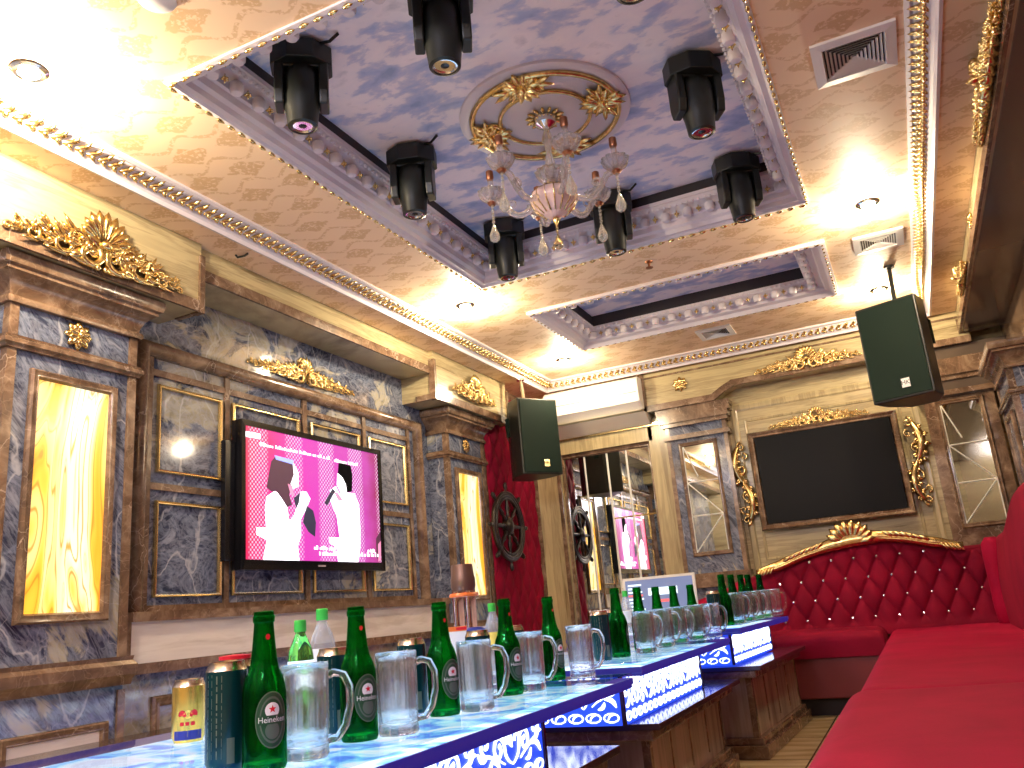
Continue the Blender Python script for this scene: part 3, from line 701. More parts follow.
# mirror wall
t = thing('mirror_panel', (-2.06, 6.24, 0), 'tall brown framed wall mirror reflecting the television, left of the mirrored pilaster', 'mirror')
m = MB(); m.box(-.37, .34, -.010, .005, .3, 1.90); m.build('mirror_glass', 'mirror', t)
m = MB(); frame_on(m, -.40, .385, .26, 1.935, .04, .03, Matrix.Translation((0, -.01, 0))); m.build('mirror_frame', 'brown', t, smooth=True)
for x in (-.19, .0, .16):
    m = MB(); m.prism([(x - .008, -.010), (x, -.016), (x + .008, -.010)], .3, 1.9, 2); m.build('bevel_strip', 'bevel', t)
for z in (.85, 1.38):
    m = MB(); m.prism([(-.010, z - .006), (-.016, z), (-.010, z + .006)], .0, .34, 0); m.build('bevel_strip', 'frame', t)
# mirrored pilasters on the back wall
def back_pilaster(xc, label, w=.46, shaft='blue'):
    t = thing('mirrored_pilaster', (xc, YB, 0), label, 'pilaster'); h = w / 2; d = .10
    m = MB(); m.box(-h + .02, h - .02, -d, 0, .3, 2.0); m.build('shaft', shaft, t)
    m = MB()
    for a in (-1, 1):
        x0, x1 = sorted((a * h, a * (h - .03))); m.box(x0, x1, -d - .006, 0, .85, 2.0)
    for z0, z1, o in ((.80, .86, .035), (.86, .90, .02), (1.89, 1.925, .03), (1.99, 2.02, .03), (2.02, 2.06, .05), (2.06, 2.10, .075), (2.10, 2.134, .085)):
        m.box(-h - o * .6, h + o * .6, -d - min(o, .045), 0, z0, z1)
    m.build('capital_and_bands', 'brown', t)
    m = MB(); frame_on(m, -.145, .145, 1.02, 1.86, .03, .02, Matrix.Translation((0, -d, 0))); m.build('mirror_frame', 'brown', t)
    m = MB(); m.box(-.115, .115, -d - .006, -d, 1.05, 1.83); m.build('mirror_pane', 'mirror2', t)
    m = MB()
    def st(x0, z0, x1, z1): m.tube([(x0, -d - .008, z0), (x1, -d - .008, z1)], .0045, 4)
    for z in (1.56, 1.31): st(-.115, z, .115, z)
    st(-.115, 1.56, .115, 1.31); st(.115, 1.31, -.115, 1.05); st(-.115, 1.83, -.115, 1.05); st(.115, 1.31, .115, 1.05); st(-.11, 1.83, -.03, 1.60)
    m.build('bevel_lines', 'bevel', t)
    return t
back_pilaster(-1.315, 'mirrored marble pilaster between the wall mirror and the dark back television')
back_pilaster(.44, 'mirrored marble pilaster behind the right speaker at the corner', .42, 'brown')
m = MB(); m.box(.20, XR - .002, 6.135, YB + .01, 1.88, 2.222); m.build('trim_21', 'soffit', kind=S)
# recessed groove panel around the back television
m = MB(); frame_on(m, -1.06, .20, .80, 2.10, .05, .012, Matrix.Translation((0, YB, 0))); frame_on(m, -.97, .09, .95, 1.98, .02, .008, Matrix.Translation((0, YB, 0))); m.build('trim_19', 'yelV', kind=S)
t = thing('back_television', (-.45, 6.17, 1.505), 'large switched off dark television in a brown marble frame on the back wall', 'television')
m = MB(); m.box(-.455, .455, -.01, .04, -.31, .31); m.build('dark_screen', 'offscreen', t)
m = MB(); frame_on(m, -.505, .505, -.355, .355, .05, .05, Matrix.Translation((0, .03, 0))); m.build('television_frame', 'brown', t, smooth=True)
m = MB(); m.box(-.44, .44, .04, .08, -.3, .3); m.build('mounting_box', 'blackg', t)
# air conditioner
t = thing('air_conditioner', (-2.03, 6.12, 2.16), 'long white wall air conditioner above the mirror behind the left speaker', 'air conditioner')
m = MB(); m.prism([(-.14, .05), (-.15, .10), (-.15, .22), (-.11, .245), (.12, .245), (.12, .0), (-.06, .0)], -.42, .365, 0); m.build('housing', 'acw', t, bevel=.006)
m = MB(); m.box(-.40, .35, -.154, -.148, .118, .123); m.build('seam', 'grey', t)
m = MB(); m.prism([(-.143, .052), (-.062, .002), (-.06, -.006), (-.148, .046)], -.40, .345, 0); m.build('air_flap', 'acw', t)

# ------------------------------------------------------------------ lamps
def lamp(x, y, z, power, label, colr=(1, .82, .56), soft=.03):
    t = thing('ceiling_spotlight', (x, y, z), label, 'ceiling light')
    m = MB(); m.lathe([(.052, 0), (.055, -.006), (.045, -.012), (.034, -.010), (.032, 0)], n=24); m.build('trim_ring', 'chrome', t, smooth=True)
    m = MB(); m.lathe([(.030, -.002), (.029, -.014), (.02, -.022), (.001, -.025)], n=20); m.build('bulb', 'bulb', t, smooth=True)
    L = bpy.data.lights.new('spot_light', 'POINT'); L.energy = power; L.color = colr; L.shadow_soft_size = soft
    o = bpy.data.objects.new('spot_light', L); COL.objects.link(o); o.parent = t; o.location = (0, 0, -.085)
PW = 24
lamp(-2.20, 1.43, HC, PW * 2.2, 'bright ceiling spotlight at the upper left corner of the room')
lamp(-2.10, 4.07, HC, PW, 'glowing ceiling spotlight left of the small cloud mural')
lamp(-2.06, 5.50, HC, PW * .6, 'small glowing ceiling spotlight above the left hanging speaker')
lamp(.105, 4.09, HC, PW, 'glowing ceiling spotlight below the right ceiling vents')
lamp(.10, 5.46, HC, PW * .8, 'glowing ceiling spotlight directly above the right speaker')
lamp(.05, -.9, HC, PW, 'added fill lamp out of view in the right rear corner', (.95, .88, 1), .15)  # this and the next two: unseen lamps added behind the camera as cool fill
lamp(-1.05, -.3, HC, PW * 3.5, 'added fill lamp out of view in the middle of the rear end', (.80, .80, 1), .25)
lamp(-2.1, -.6, HC, PW * 1.2, 'added fill lamp out of view over the left rear corner', (.9, .85, 1), .15)

# ------------------------------------------------------------------ moving heads
def moving_head():
    t = thing('moving_head_light', (0, 0, 0), 'black moving head stage light', 'stage light', 'moving head lights hanging from the cloud mural')
    m = MB(); oct_ = [(cos(pi / 8 + k * pi / 4) * .112, sin(pi / 8 + k * pi / 4) * .092) for k in range(8)]
    m.prism(oct_, -.085, -.012, 2); m.prism([(x * .8, y * .8) for x, y in oct_], -.012, -.0, 2); m.build('base', 'black', t, bevel=.004)
    m = MB()
    for s in (-1, 1):
        m.prism([(-.048, -.075), (.048, -.075), (.050, -.19), (.036, -.235), (-.036, -.235), (-.05, -.19)], s * .058, s * .090, 0)
    m.prism([(-.09, -.062), (.09, -.062), (.09, -.095), (-.09, -.095)], -.045, .045, 1); m.build('yoke', 'black', t, bevel=.006)
    m = MB(); m.lathe([(.02, -.09), (.055, -.095), (.064, -.13), (.064, -.21), (.056, -.25), (.052, -.285), (.050, -.305), (.040, -.310), (.037, -.298)], n=22); m.build('lamp_head', 'black', t, smooth=True)
    m = MB(); m.lathe([(.001, -.305), (.02, -.302), (.034, -.295)], n=18); m.build('lens', 'lens', t, smooth='all')
    m = MB(); m.lathe([(.038, -.303), (.040, -.307), (.034, -.308), (.033, -.302)], n=22); m.build('lens_ring', 'chrome', t, smooth=True)
    m = MB(); m.tube([(.06, -.05, -.01), (.10, -.09, -.03), (.13, -.10, -.005)], .006, 6); m.build('safety_clip', 'black', t)
    return t
mh = moving_head()
spots = [(-1.60, 2.00, 'nearest the upper left corner of the cloud mural'), (-1.03, 1.98, 'at the top edge of the picture, left of middle'), (-.42, 1.98, 'cut off by the picture top edge'),
         (-1.63, 2.76, 'halfway along the left side of the cloud mural'), (-.42, 2.82, 'halfway along the right side of the cloud mural'),
         (-1.61, 3.62, 'far left, partly behind the chandelier drops'), (-1.04, 3.66, 'far middle, right behind the chandelier'), (-.42, 3.66, 'far right corner of the cloud mural')]
for i, (x, y, l) in enumerate(spots):
    o = mh if i == 0 else copy_tree(mh); o.location = (x, y, 2.70); o.rotation_euler = (RD(random.uniform(-3, 3)), RD(random.uniform(-3, 3)), RD(random.uniform(-14, 14))); o['label'] = 'black moving head light ' + l
    o.rotation_euler = (0, 0, o.rotation_euler[2] + RD(24))

# ------------------------------------------------------------------ medallion and chandelier
CXc, CYc = -1.03, 2.83
t = thing('ceiling_medallion', (CXc, CYc, 2.70), 'round plaster ceiling medallion with gilded rings around the chandelier', 'medallion')
m = MB(); m.lathe([(.35, 0), (.35, -.012), (.335, -.02), (.30, -.014), (.20, -.012), (.17, -.02), (.10, -.012), (.001, -.012)], n=64); m.build('plaster_disc', 'plaster', t, smooth=True)
m = MB()
for r, w in ((.30, .012), (.185, .009)): m.tube([(r * cos(2 * pi * i / 60), r * sin(2 * pi * i / 60), -.022) for i in range(61)], w, 6, cap=False)
m.build('gilt_rings', 'gold', t, smooth='all')
m = MB(); DN = Matrix.Rotation(-pi / 2, 4, 'X')  # local -y -> down
for k in range(4):
    A = Matrix.Rotation(k * pi / 2 + .03, 4, 'Z') @ Matrix.Translation((.245, 0, -.016)) @ Matrix.Scale(.92, 4) @ Matrix.Rotation(pi / 2, 4, 'Z') @ Matrix.Rotation(pi / 2, 4, 'X')
    g = MB()
    for s in (-1, 1):
        for sz in (-1, 1):
            g.spiral((s * .04, sz * .035), .032, 0, 1.3, .013, sgn=s * sz, pre=(0, 0)); g.lobe((0, -.01, 0), (s * .085, -.015, sz * .05), .02, .014, 6, 4); g.lobe((0, -.01, 0), (s * .045, -.02, sz * .095), .018, .014, 6, 4); g.lobe((s * .04, -.01, 0), (s * .14, -.02, sz * .03), .014, .012, 6, 4)
        g.lobe((0, -.01, 0), (s * .105, -.018, 0), .020, .014, 6, 4); g.lobe((0, -.01, 0), (0, -.015, s * .11), .022, .014, 6, 4)
        for q in range(5): g.lobe((s * .01, -.015, 0), (s * (.03 + .012 * q), -.028, .06 - .03 * q), .011, .010, 5, 4)
    g.ball((0, -.02, 0), .022, 8, 5)
    m = MB(); m.add([(v.x, v.y, v.z) for v in g.v], g.f, A)
    m.build('gilt_cartouche', 'gold', t, smooth='all')
m = MB()
for k in range(14):
    a = k * 2 * pi / 14; m.lobe((.04 * cos(a), .04 * sin(a), -.018), (.085 * cos(a), .085 * sin(a), -.022), .011, .008, 5, 4)
m.build('centre_flower', 'gold', t, smooth='all')

t = thing('chandelier', (CXc, CYc, 2.68), 'crystal chandelier with curved glass arms hanging from the gilded medallion', 'chandelier')
m = MB(); m.lathe([(.001, -.005), (.045, -.006), (.042, -.03), (.02, -.045), (.012, -.05)], n=24); m.build('canopy', 'chrome', t, smooth=True)
m = MB(); m.lathe([(.008, -.045), (.014, -.07), (.022, -.10), (.014, -.13), (.010, -.16), (.018, -.20), (.024, -.24), (.014, -.28), (.012, -.34)], n=16, lobes=8, la=.12); m.build('stem', 'crystal', t, smooth=True)
m = MB(); m.lathe([(.014, -.300), (.030, -.292), (.048, -.272), (.060, -.246), (.056, -.246), (.044, -.274), (.026, -.296), (.013, -.306)], n=48, lobes=12, la=.14); m.build('stem_cup', 'crystal', t, smooth='all')
m = MB(); m.lathe([(.012, -.310), (.050, -.322), (.086, -.345), (.092, -.368), (.078, -.400), (.045, -.432), (.016, -.445), (.006, -.448)], n=64, lobes=16, la=.06); m.build('ribbed_bowl', 'pinkglass', t, smooth='all')
m = MB()
for k in range(16):
    a = 2 * pi * k / 16; m.tube([(r * 1.01 * cos(a), r * 1.01 * sin(a), z) for r, z in ((.050, -.320), (.088, -.344), (.094, -.368), (.080, -.401), (.047, -.433))], .0038, 4)
m.lathe([(.02, -.30), (.028, -.306), (.02, -.315)], n=16); m.lathe([(.004, -.44), (.012, -.45), (.014, -.46), (.006, -.475), (.004, -.49)], n=12)
m.build('gilt_ribs', 'gold', t, smooth='all')
def drop(mb, x, y, z, L, s=1.0):
    """bead string with a flat pear crystal"""
    n = max(2, int(L / .017))
    for i in range(n): mb.ball((x, y, z - .008 - i * L / n), .0055 * s, 6, 4)
    zz = z - L
    mb.lathe([(.001, -.0), (.004 * s, -.006), (.010 * s, -.022 * s), (.016 * s, -.038 * s), (.015 * s, -.050 * s), (.008 * s, -.058 * s), (.001, -.061 * s)], (x, y, zz), 10)
m = MB(); drop(m, 0, 0, -.485, .03, 1.15); m.build('amber_drop', 'amber', t, smooth=True)
arm_m = cand = cup = None
for k in range(6):
    a = k * pi / 3 + RD(5); Rr = .262
    pts = []
    for i in range(21):
        f = i / 20; pts.append((.045 + (Rr - .045) * f ** .9, 0, -.345 - .055 * sin(pi * min(1, f * 1.25)) + .035 * sstep((f - .45) / .55)))
    m = MB(); m.tube(pts, .013, 8); m.spiral((Rr - .085, -.345), .030, -pi / 2, 1.1, .007, sgn=1)
    am = m.build('arm', 'crystal', t, smooth='all'); am.rotation_euler = (0, 0, a)
    zc = pts[-1][2]
    m = MB(); m.lathe([(.012, zc - .002), (.024, zc + .004), (.034, zc + .010), (.044, zc + .026), (.050, zc + .046), (.047, zc + .046), (.040, zc + .026), (.030, zc + .014), (.014, zc + .008)], (Rr, 0, 0), 40, lobes=10, la=.16); m.build('glass_cup', 'crystal', am, smooth='all')
    m = MB(); m.lathe([(.011, zc + .012), (.012, zc + .100)], (Rr, 0, 0), 10); m.build('candle_sleeve', 'crystal', am, smooth=True)
    m = MB(); m.lathe([(.011, zc + .098), (.016, zc + .108), (.015, zc + .138), (.010, zc + .142)], (Rr, 0, 0), 12); m.build('lamp_socket', 'copper', am, smooth=True)
    m = MB(); m.lathe([(.012, zc - .016), (.020, zc - .006), (.012, zc + .002)], (Rr, 0, 0), 12); m.build('copper_ring', 'copper', am, smooth=True)
    m = MB(); drop(m, Rr, 0, zc - .014, .085, 1.35); m.build('crystal_drop', 'dropc', am, smooth=True)

# ------------------------------------------------------------------ ceiling vents and small fittings
def vent(x, y, w, d, label):
    t = thing('ceiling_vent', (x, y, HC), label, 'vent')
    m = MB(); m.ring(-w / 2, w / 2, -d / 2, d / 2, [(0, 0), (0, -.010), (.035, -.014), (.04, -.003)]); m.build('vent_frame', 'white', t)
    m = MB(); m.box(-w / 2 + .03, w / 2 - .03, -d / 2 + .03, d / 2 - .03, -.0025, -.0005); m.build('dark_backing', 'dark', t)
    m = MB(); n = 7; a = w / 2 - .045; b = d / 2 - .045
    for i in range(n):
        f = i / n; ax_, bx_ = a * (1 - f), b * (1 - f); q = min(a, b) / n * .55
        m.ring(-ax_, ax_, -bx_, bx_, [(0, -.012), (q, -.004), (q, -.002), (0, -.010)])
    m.build('louvres', 'white', t)
vent(.13, 2.805, .27, .27, 'large white square ceiling vent at the upper right')
vent(.13, 4.62, .25, .25, 'white ceiling vent beside the small cloud mural')
vent(-.965, 5.62, .24, .24, 'small ceiling vent between the small mural and the back beam')
m = MB(); m.lathe([(.05, 0), (.052, -.008), (.04, -.016), (.001, -.018)], n=24); m.build('smoke_detector', 'white', smooth=True, loc=(-1.63, 1.41, HC), label='round grey glass disc on the wallpaper at the top edge', cat='detector')
t = thing('fire_sprinkler', (-1.0, 4.12, HC), 'tiny brass sprinkler on the ceiling between the two cloud murals', 'sprinkler')
m = MB(); m.lathe([(.022, 0), (.02, -.006), (.008, -.01), (.006, -.03)], n=14); m.build('sprinkler_body', 'copper', t, smooth=True)
m = MB(); m.lathe([(.001, -.034), (.02, -.034), (.02, -.037), (.001, -.038)], n=14); m.build('deflector', 'copper', t)
m = MB(); m.tube([(0, 0, 0), (.01, 0, -.015), (.045, .01, -.012), (.06, .015, -.002)], .005, 6); m.build('ceiling_hook', 'black', loc=(-2.56, 2.70, HO), label='short black hook on the ceiling beside the left beam', cat='hook')

# ------------------------------------------------------------------ speakers
def text_mesh(txt, size):
    cu = bpy.data.curves.new('txt', 'FONT'); cu.body = txt; cu.size = size; cu.align_x = 'CENTER'; cu.align_y = 'CENTER'; cu.resolution_u = 2
    ob = bpy.data.objects.new('txt', cu); COL.objects.link(ob); dg = bpy.context.evaluated_depsgraph_get()
    me = bpy.data.meshes.new_from_object(ob.evaluated_get(dg)); vs = [tuple(v.co) for v in me.vertices]; fs = [tuple(p.vertices) for p in me.polygons]
    bpy.data.objects.remove(ob); bpy.data.curves.remove(cu); bpy.data.meshes.remove(me); return vs, fs
def speaker(loc, rz, label, gold, HC=HC):
    t = thing('loudspeaker', loc, label, 'speaker', rz=rz); h = .555; w = .335
    m = MB(); P = [(-w / 2, -.15), (w / 2, -.15), (w / 2 - .01, 0.0), (w / 2 - .09, .16), (-w / 2 + .09, .16), (-w / 2 + .01, 0.0)]
    m.prism(P, 0, h, 2); m.build('cabinet', 'black', t, bevel=.008)
    m = MB(); m.box(-w / 2 + .012, w / 2 - .012, -.158, -.149, .012, h - .012); m.build('grille', 'blackg', t, bevel=.004)
    m = MB(); m.box(-.022 + .03, .022 + .03, -.162, -.157, .055, .105); b = m.build('badge', 'frame' if gold else 'wht', t)
    vs, fs = text_mesh('HK', .034); m = MB(); m.add([(x + .03, -.1625, y + .08) for x, y, z in vs], fs); m.build('badge_letters', 'blk', b)
    m = MB(); m.tube([(0, .02, h), (0, .02, h + .03)], .02, 10); m.tube([(0, .02, h + .02), (0, .05, HC - .002 - loc[2])], .013, 8); m.lathe([(.03, HC - loc[2] - .014), (.03, HC - loc[2] - .001)], (0, .05, 0), 12); m.build('bracket', 'chrome' if gold else 'black', t)
    for s in (-1, 1):
        m = MB(); m.box(s * (w / 2 - .028) - .01, s * (w / 2 - .028) + .01, .03, .07, h * .55, h * .8); m.build('handle_recess', 'blackg', t)
speaker((-2.39, 5.49, 1.67), RD(56), 'black loudspeaker hung above the ship wheel beside the air conditioner', True, 2.43)
speaker((.15, 5.02, 1.68), RD(-21), 'black loudspeaker hung high at the right in front of the back beam', False)
# cable behind the left speaker
m = MB(); m.tube([(-2.62, 5.60, 2.10), (-2.64, 5.66, 2.02), (-2.62, 5.75, 1.93), (-2.60, 5.86, 1.92)], .006, 6); m.build('speaker_cable', 'black', label='thin black cable looping on the red panel behind the left speaker', cat='cable')

# ------------------------------------------------------------------ sofas
def ztop(x):   # crest line of the back sofa (world x)
    P = [(-1.62, .62), (-1.4, .70), (-1.26, .735), (-1.12, .80), (-1.0, .84), (-.85, .865), (-.69, .92), (-.5, .965), (-.37, .985), (-.2, .99), (-.05, .965), (.1, .92), (.24, .89), (.7, .89)]
    for (a, b), (c, d) in zip(P, P[1:]):
        if a <= x <= c: return b + (d - b) * ((x - a) / (c - a))
    return P[0][1] if x < P[0][0] else P[-1][1]
YS = 5.93
t = thing('tufted_sofa', (-.5, 5.8, 0), 'crimson button tufted sofa with gold crested back along the back wall', 'sofa')
t.location = (0, 0, 0)
bx0, bx1 = -1.06, .46; a_, r_ = .139, .1235
m = MB()
def zt_l(x): return ztop(x)
def bfn(u, v):
    x = bx0 + (bx1 - bx0) * u; zt_ = ztop(x); z = .42 + (zt_ - .42) * v
    p = (x + .375) / a_ + (z - .898) / (2 * r_); q = (x + .375) / a_ - (z - .898) / (2 * r_)
    hh = (abs(sin(pi * p)) * abs(sin(pi * q))) ** .26
    fade = sstep((z - .46) / .06)
    edge = max(0, min(1, (zt_ - z) / .05)) ** .5
    return (x, YS + .0 + .045 * v - (.046 * (1 - fade + fade * hh)) * (.2 + .8 * edge), z)
m.grid(190, 90, bfn)
def topfn(u, v):
    x = bx0 + (bx1 - bx0) * u; a = pi / 2 * v; return (x, YS + .045 - .011 + (.15) * sin(a) * 1.0, ztop(x) + .02 * sin(pi * v) - .0 * v)
m.grid(60, 6, topfn)
m.build('tufted_backrest', 'velvet2', t, smooth='all')
m = MB()
def lfn(u, v):
    x = -1.60 + (bx0 + 1.60) * u; zt_ = ztop(x); z = .30 + (zt_ - .30) * min(1, v * 1.3) + (.0 if v < .77 else .03 * sin((v - .77) / .23 * pi)); y = YS - .02 - .05 * sin(pi * min(1, v)) + (0 if v < .77 else (v - .77) / .23 * .18)
    return (x, y, z)
m.grid(30, 20, lfn); m.build('smooth_side_wing', 'velvet', t, smooth='all')
# buttons
zc0 = .898; bi = 0
for j in range(-3, 1):
    z = zc0 + j * r_
    for i in range(-6, 8):
        x = -.375 + (i + (.5 if j % 2 else 0)) * a_
        if not (bx0 + .05 < x < bx1 - .05): continue
        if z > ztop(x) - .03: continue
        v = (z - .42) / (ztop(x) - .42)
        b = MB(); b.lathe([(.0135, 0), (.012, .004), (.007, .009), (.001, .010)], n=8, M=Matrix.Rotation(pi / 2, 4, 'X')); 
        b.build('crystal_button', 'chrome', t, loc=(x, YS + .045 * v - .010, z))
m = MB()
def cushion(mb, x0, x1, y0, y1, z0, z1, r, nx=24, ny=24, crown=.02, wob=0):
    """rounded box cushion"""
    def fn(u, v):
        U = 2 * u - 1; Vv = 2 * v - 1
        ex = 1 - max(0, (abs(U) - (1 - 2 * r / (x1 - x0))) / (2 * r / (x1 - x0))) ** 2; ey = 1 - max(0, (abs(Vv) - (1 - 2 * r / (y1 - y0))) / (2 * r / (y1 - y0))) ** 2
        z = z1 - r * (1 - sqrt(max(0, ex))) - r * (1 - sqrt(max(0, ey))) + crown * (1 - U * U) * (1 - Vv * Vv) + wob * sin(7 * u + 3) * sin(9 * v)
        return (x0 + (x1 - x0) * u, y0 + (y1 - y0) * v, max(z, z0))
    def w(t_): return .5 - .5 * cos(pi * t_)
    mb.grid(nx, ny, lambda u, v: fn(w(u), w(v)))
    # sides
    for (a, b, c, d) in ((0, 0, 1, 0), (1, 0, 1, 1), (1, 1, 0, 1), (0, 1, 0, 0)):
        def sf(u, v, a=a, b=b, c=c, d=d):
            uu, vv = w(a + (c - a) * u), w(b + (d - b) * u); p = fn(uu, vv); return (p[0], p[1], z0 + (p[2] - z0) * v)
        mb.grid(nx if b == d else ny, 4, sf)
cushion(m, -1.56, -.26, 5.47, 5.95, .33, .47, .05); m.build('seat_cushion', 'velvet2', t, smooth='all')
m = MB(); m.box(-1.54, -.25, 5.49, 6.1, .10, .335); m.build('sofa_base', 'vinyl', t, bevel=.01)
m = MB(); m.box(-1.50, -.25, 5.56, 6.1, 0, .10); m.build('plinth', 'dark', t)
# gold crest rail
m = MB(); xs_ = [-1.0 + 1.27 * i / 44 for i in range(45)]
path = [(x, YS + .0, ztop(x) + .030) for x in xs_]
rr = []
for i, x in enumerate(xs_):
    f = i / 44; e = min(f, 1 - f); rr.append(.014 + .020 * sstep(e / .12) + .012 * sstep((e - .3) / .15))
m.tube(path, rr, 10, flat=.8)
m.tube([(p[0], p[1] - .022, p[2] - .012) for p in path], .007, 6)
for c in (-.68, -.04):
    for k in range(7):
        x = c + (k - 3) * .034; s = 1 if c < -.36 else -1; z = ztop(x) + .045
        m.lobe((x - s * .035, YS - .02, z - .02), (x + s * .04, YS - .03, z + .028), .016, .014, 6, 5)
for c in (-.98, .25):
    s = -1 if c < 0 else 1
    for k in range(5):
        x = c - s * k * .022; z = ztop(x) + .005; m.lobe((x - .02 * s, YS - .02, z + .035), (x + .022 * s, YS - .03, z - .022), .010, .012, 6, 5)
for k in range(9):
    a = RD(22 + 17 * k - 8); c = (-.37, ztop(-.37) + .0); L = .125 + .04 * sin(a)
    m.lobe((c[0] + cos(a) * .015, YS - .02, c[1] + sin(a) * .01), (c[0] + cos(a) * L * 1.15, YS - .032, c[1] + sin(a) * L), .026, .018, 7, 7, e=1.8)
m.build('gilded_crest_rail', 'gold', t, smooth='all')

t = thing('long_sofa', (0, 0, 0), 'long bright red velvet seat running along the right wall', 'sofa')
m = MB(); cushion(m, -.27, .47, .55, 2.74, .20, .455, .075, 30, 50, .012, .004); m.build('seat_cushion', 'velvet', t, smooth='all')
m = MB(); cushion(m, -.245, .47, 2.73, 5.86, .20, .45, .06, 30, 50, .006, .004); m.build('seat_cushion', 'velvet', t, smooth='all')
m = MB(); m.box(-.24, .6, .56, 5.9, .08, .22); m.build('sofa_base', 'vinyl', t, bevel=.01)
def zr(y): return .93 + .14 * sstep((5.35 - y) / 1.2) + .03 * sstep((3.6 - y) / 1.5)
m = MB()
def rb(u, v):
    y = .55 + 5.10 * u; a = v; zt_ = zr(y); xf = .40
    if v < .7: f = v / .7; return (xf + .02 * sin(9 * f) * 0 + .03 * f - .02 * sin(pi * f), y, .42 + (zt_ - .42) * f)
    f = (v - .7) / .3; return (xf + .03 + .16 * f, y, zt_ + .035 * sin(pi * f))
m.grid(90, 26, rb); m.build('backrest', 'velvet2', t, smooth='all')
m = MB(); pts = [(.40, 5.66, z) for z in (.42, .55, .7, .82, .90, .935)]; m.tube(pts, [.05, .06, .058, .06, .055, .03], 14); m.build('corner_bolster', 'velvet', t, smooth='all')

# ------------------------------------------------------------------ tables
def ribbon(mb, pts, ws, y, dep=.003):
    ws = [w * .88 for w in ws]
    """flat tapered strip in local xz plane standing dep proud"""
    P = [Vector(p) for p in pts]; L, Rr = [], []
    for i, p in enumerate(P):
        t_ = P[min(i + 1, len(P) - 1)] - P[max(i - 1, 0)]; t_.normalize(); n_ = Vector((-t_.y, t_.x)); L.append(p + n_ * ws[i]); Rr.append(p - n_ * ws[i])
    n = len(P); vs = [(q.x, y - dep, q.y) for q in L] + [(q.x, y - dep, q.y) for q in Rr] + [(q.x, y, q.y) for q in L] + [(q.x, y, q.y) for q in Rr]
    fs = []
    for i in range(n - 1): fs += [(i, i + 1, n + i + 1, n + i), (i, i + 1, 2 * n + i + 1, 2 * n + i), (n + i, n + i + 1, 3 * n + i + 1, 3 * n + i)]
    mb.add(vs, fs)
def curl(mb, c, r, a0, turns, w, y, sgn, stem=None):
    pts, ws = [], []
    N = int(22 * turns)
    if stem:
        a = Vector((c[0] + r * cos(a0), c[1] + r * sin(a0))); tg = Vector((sin(a0), -cos(a0))) * sgn; b = Vector(stem)
        for i in range(6):
            f = i / 6; q = b * (1 - f) ** 2 + (a + tg * r * .9) * 2 * f * (1 - f) + a * f * f; pts.append(tuple(q)); ws.append(w * (.35 + .65 * f))
    for i in range(N + 1):
        f = i / N; a = a0 + sgn * 2 * pi * turns * f; q = r * (1 - .75 * f); pts.append((c[0] + q * cos(a), c[1] + q * sin(a))); ws.append(w * (1 - .3 * f))
    ribbon(mb, pts, ws, y)
    e = pts[-1]; mb.add([(e[0] + w * 1.3 * cos(k * pi / 4), y - .003, e[1] + w * 1.3 * sin(k * pi / 4)) for k in range(8)], [tuple(range(8))])
def leaf(mb, a, b, w, y):
    a, b = Vector(a), Vector(b); n = 6; pts = [a.lerp(b, i / n) for i in range(n + 1)]; d = (b - a); nn = Vector((-d.y, d.x)) * .22
    pts = [p + nn * sin(pi * i / n) for i, p in enumerate(pts)]; ribbon(mb, [tuple(p) for p in pts], [w * (.25 + sin(pi * i / n) ** .7) for i in range(n + 1)], y)
def scroll_band(mb, x0, x1, z0, z1, y, unit=.30):
    h = z1 - z0; n = max(1, round((x1 - x0) / unit)); U = (x1 - x0) / n; zc = (z0 + z1) / 2
    for k in range(n):
        c = x0 + (k + .5) * U
        for s in (-1, 1):
            curl(mb, (c + s * U * .20, zc - h * .06), h * .30, (pi if s > 0 else 0), 1.2, h * .055, y, -s, stem=(c, z0 + h * .04))
            curl(mb, (c + s * U * .385, zc + h * .14), h * .24, (-pi / 2), 1.1, h * .05, y, s, stem=(c + s * U * .12, z0 + h * .10))
            curl(mb, (c + s * U * .10, z1 - h * .20), h * .15, -pi / 2, 1.0, h * .042, y, s, stem=(c, zc))
            leaf(mb, (c + s * U * .22, zc + h * .2), (c + s * U * .30, z1 - h * .03), h * .05, y); leaf(mb, (c + s * U * .05, zc), (c + s * U * .17, z1 - h * .05), h * .045, y)
            leaf(mb, (c + s * U * .3, zc - h * .2), (c + s * U * .46, z0 + h * .06), h * .06, y); leaf(mb, (c + s * U * .38, zc - h * .15), (c + s * U * .49, zc + h * .02), h * .05, y); leaf(mb, (c + s * U * .30, zc - h * .28), (c + s * U * .2, z0 + h * .02), h * .05, y)
            leaf(mb, (c, zc - h * .1), (c + s * U * .045, z1 - h * .02), h * .05, y)
def ring_band(mb, x0, x1, z0, z1, y, unit=.05):
    h = z1 - z0; n = max(2, round((x1 - x0) / unit)); U = (x1 - x0) / n
    for k in range(n):
        c = x0 + (k + .5) * U; N = 10
        pts = [(c + U * .42 * cos(2 * pi * i / N), (z0 + z1) / 2 + h * .42 * sin(2 * pi * i / N)) for i in range(N + 1)]
        ribbon(mb, pts, [h * .085] * (N + 1), y); leaf(mb, (c - U * .2, z0 + h * .2), (c + U * .2, z1 - h * .2), h * .09, y)
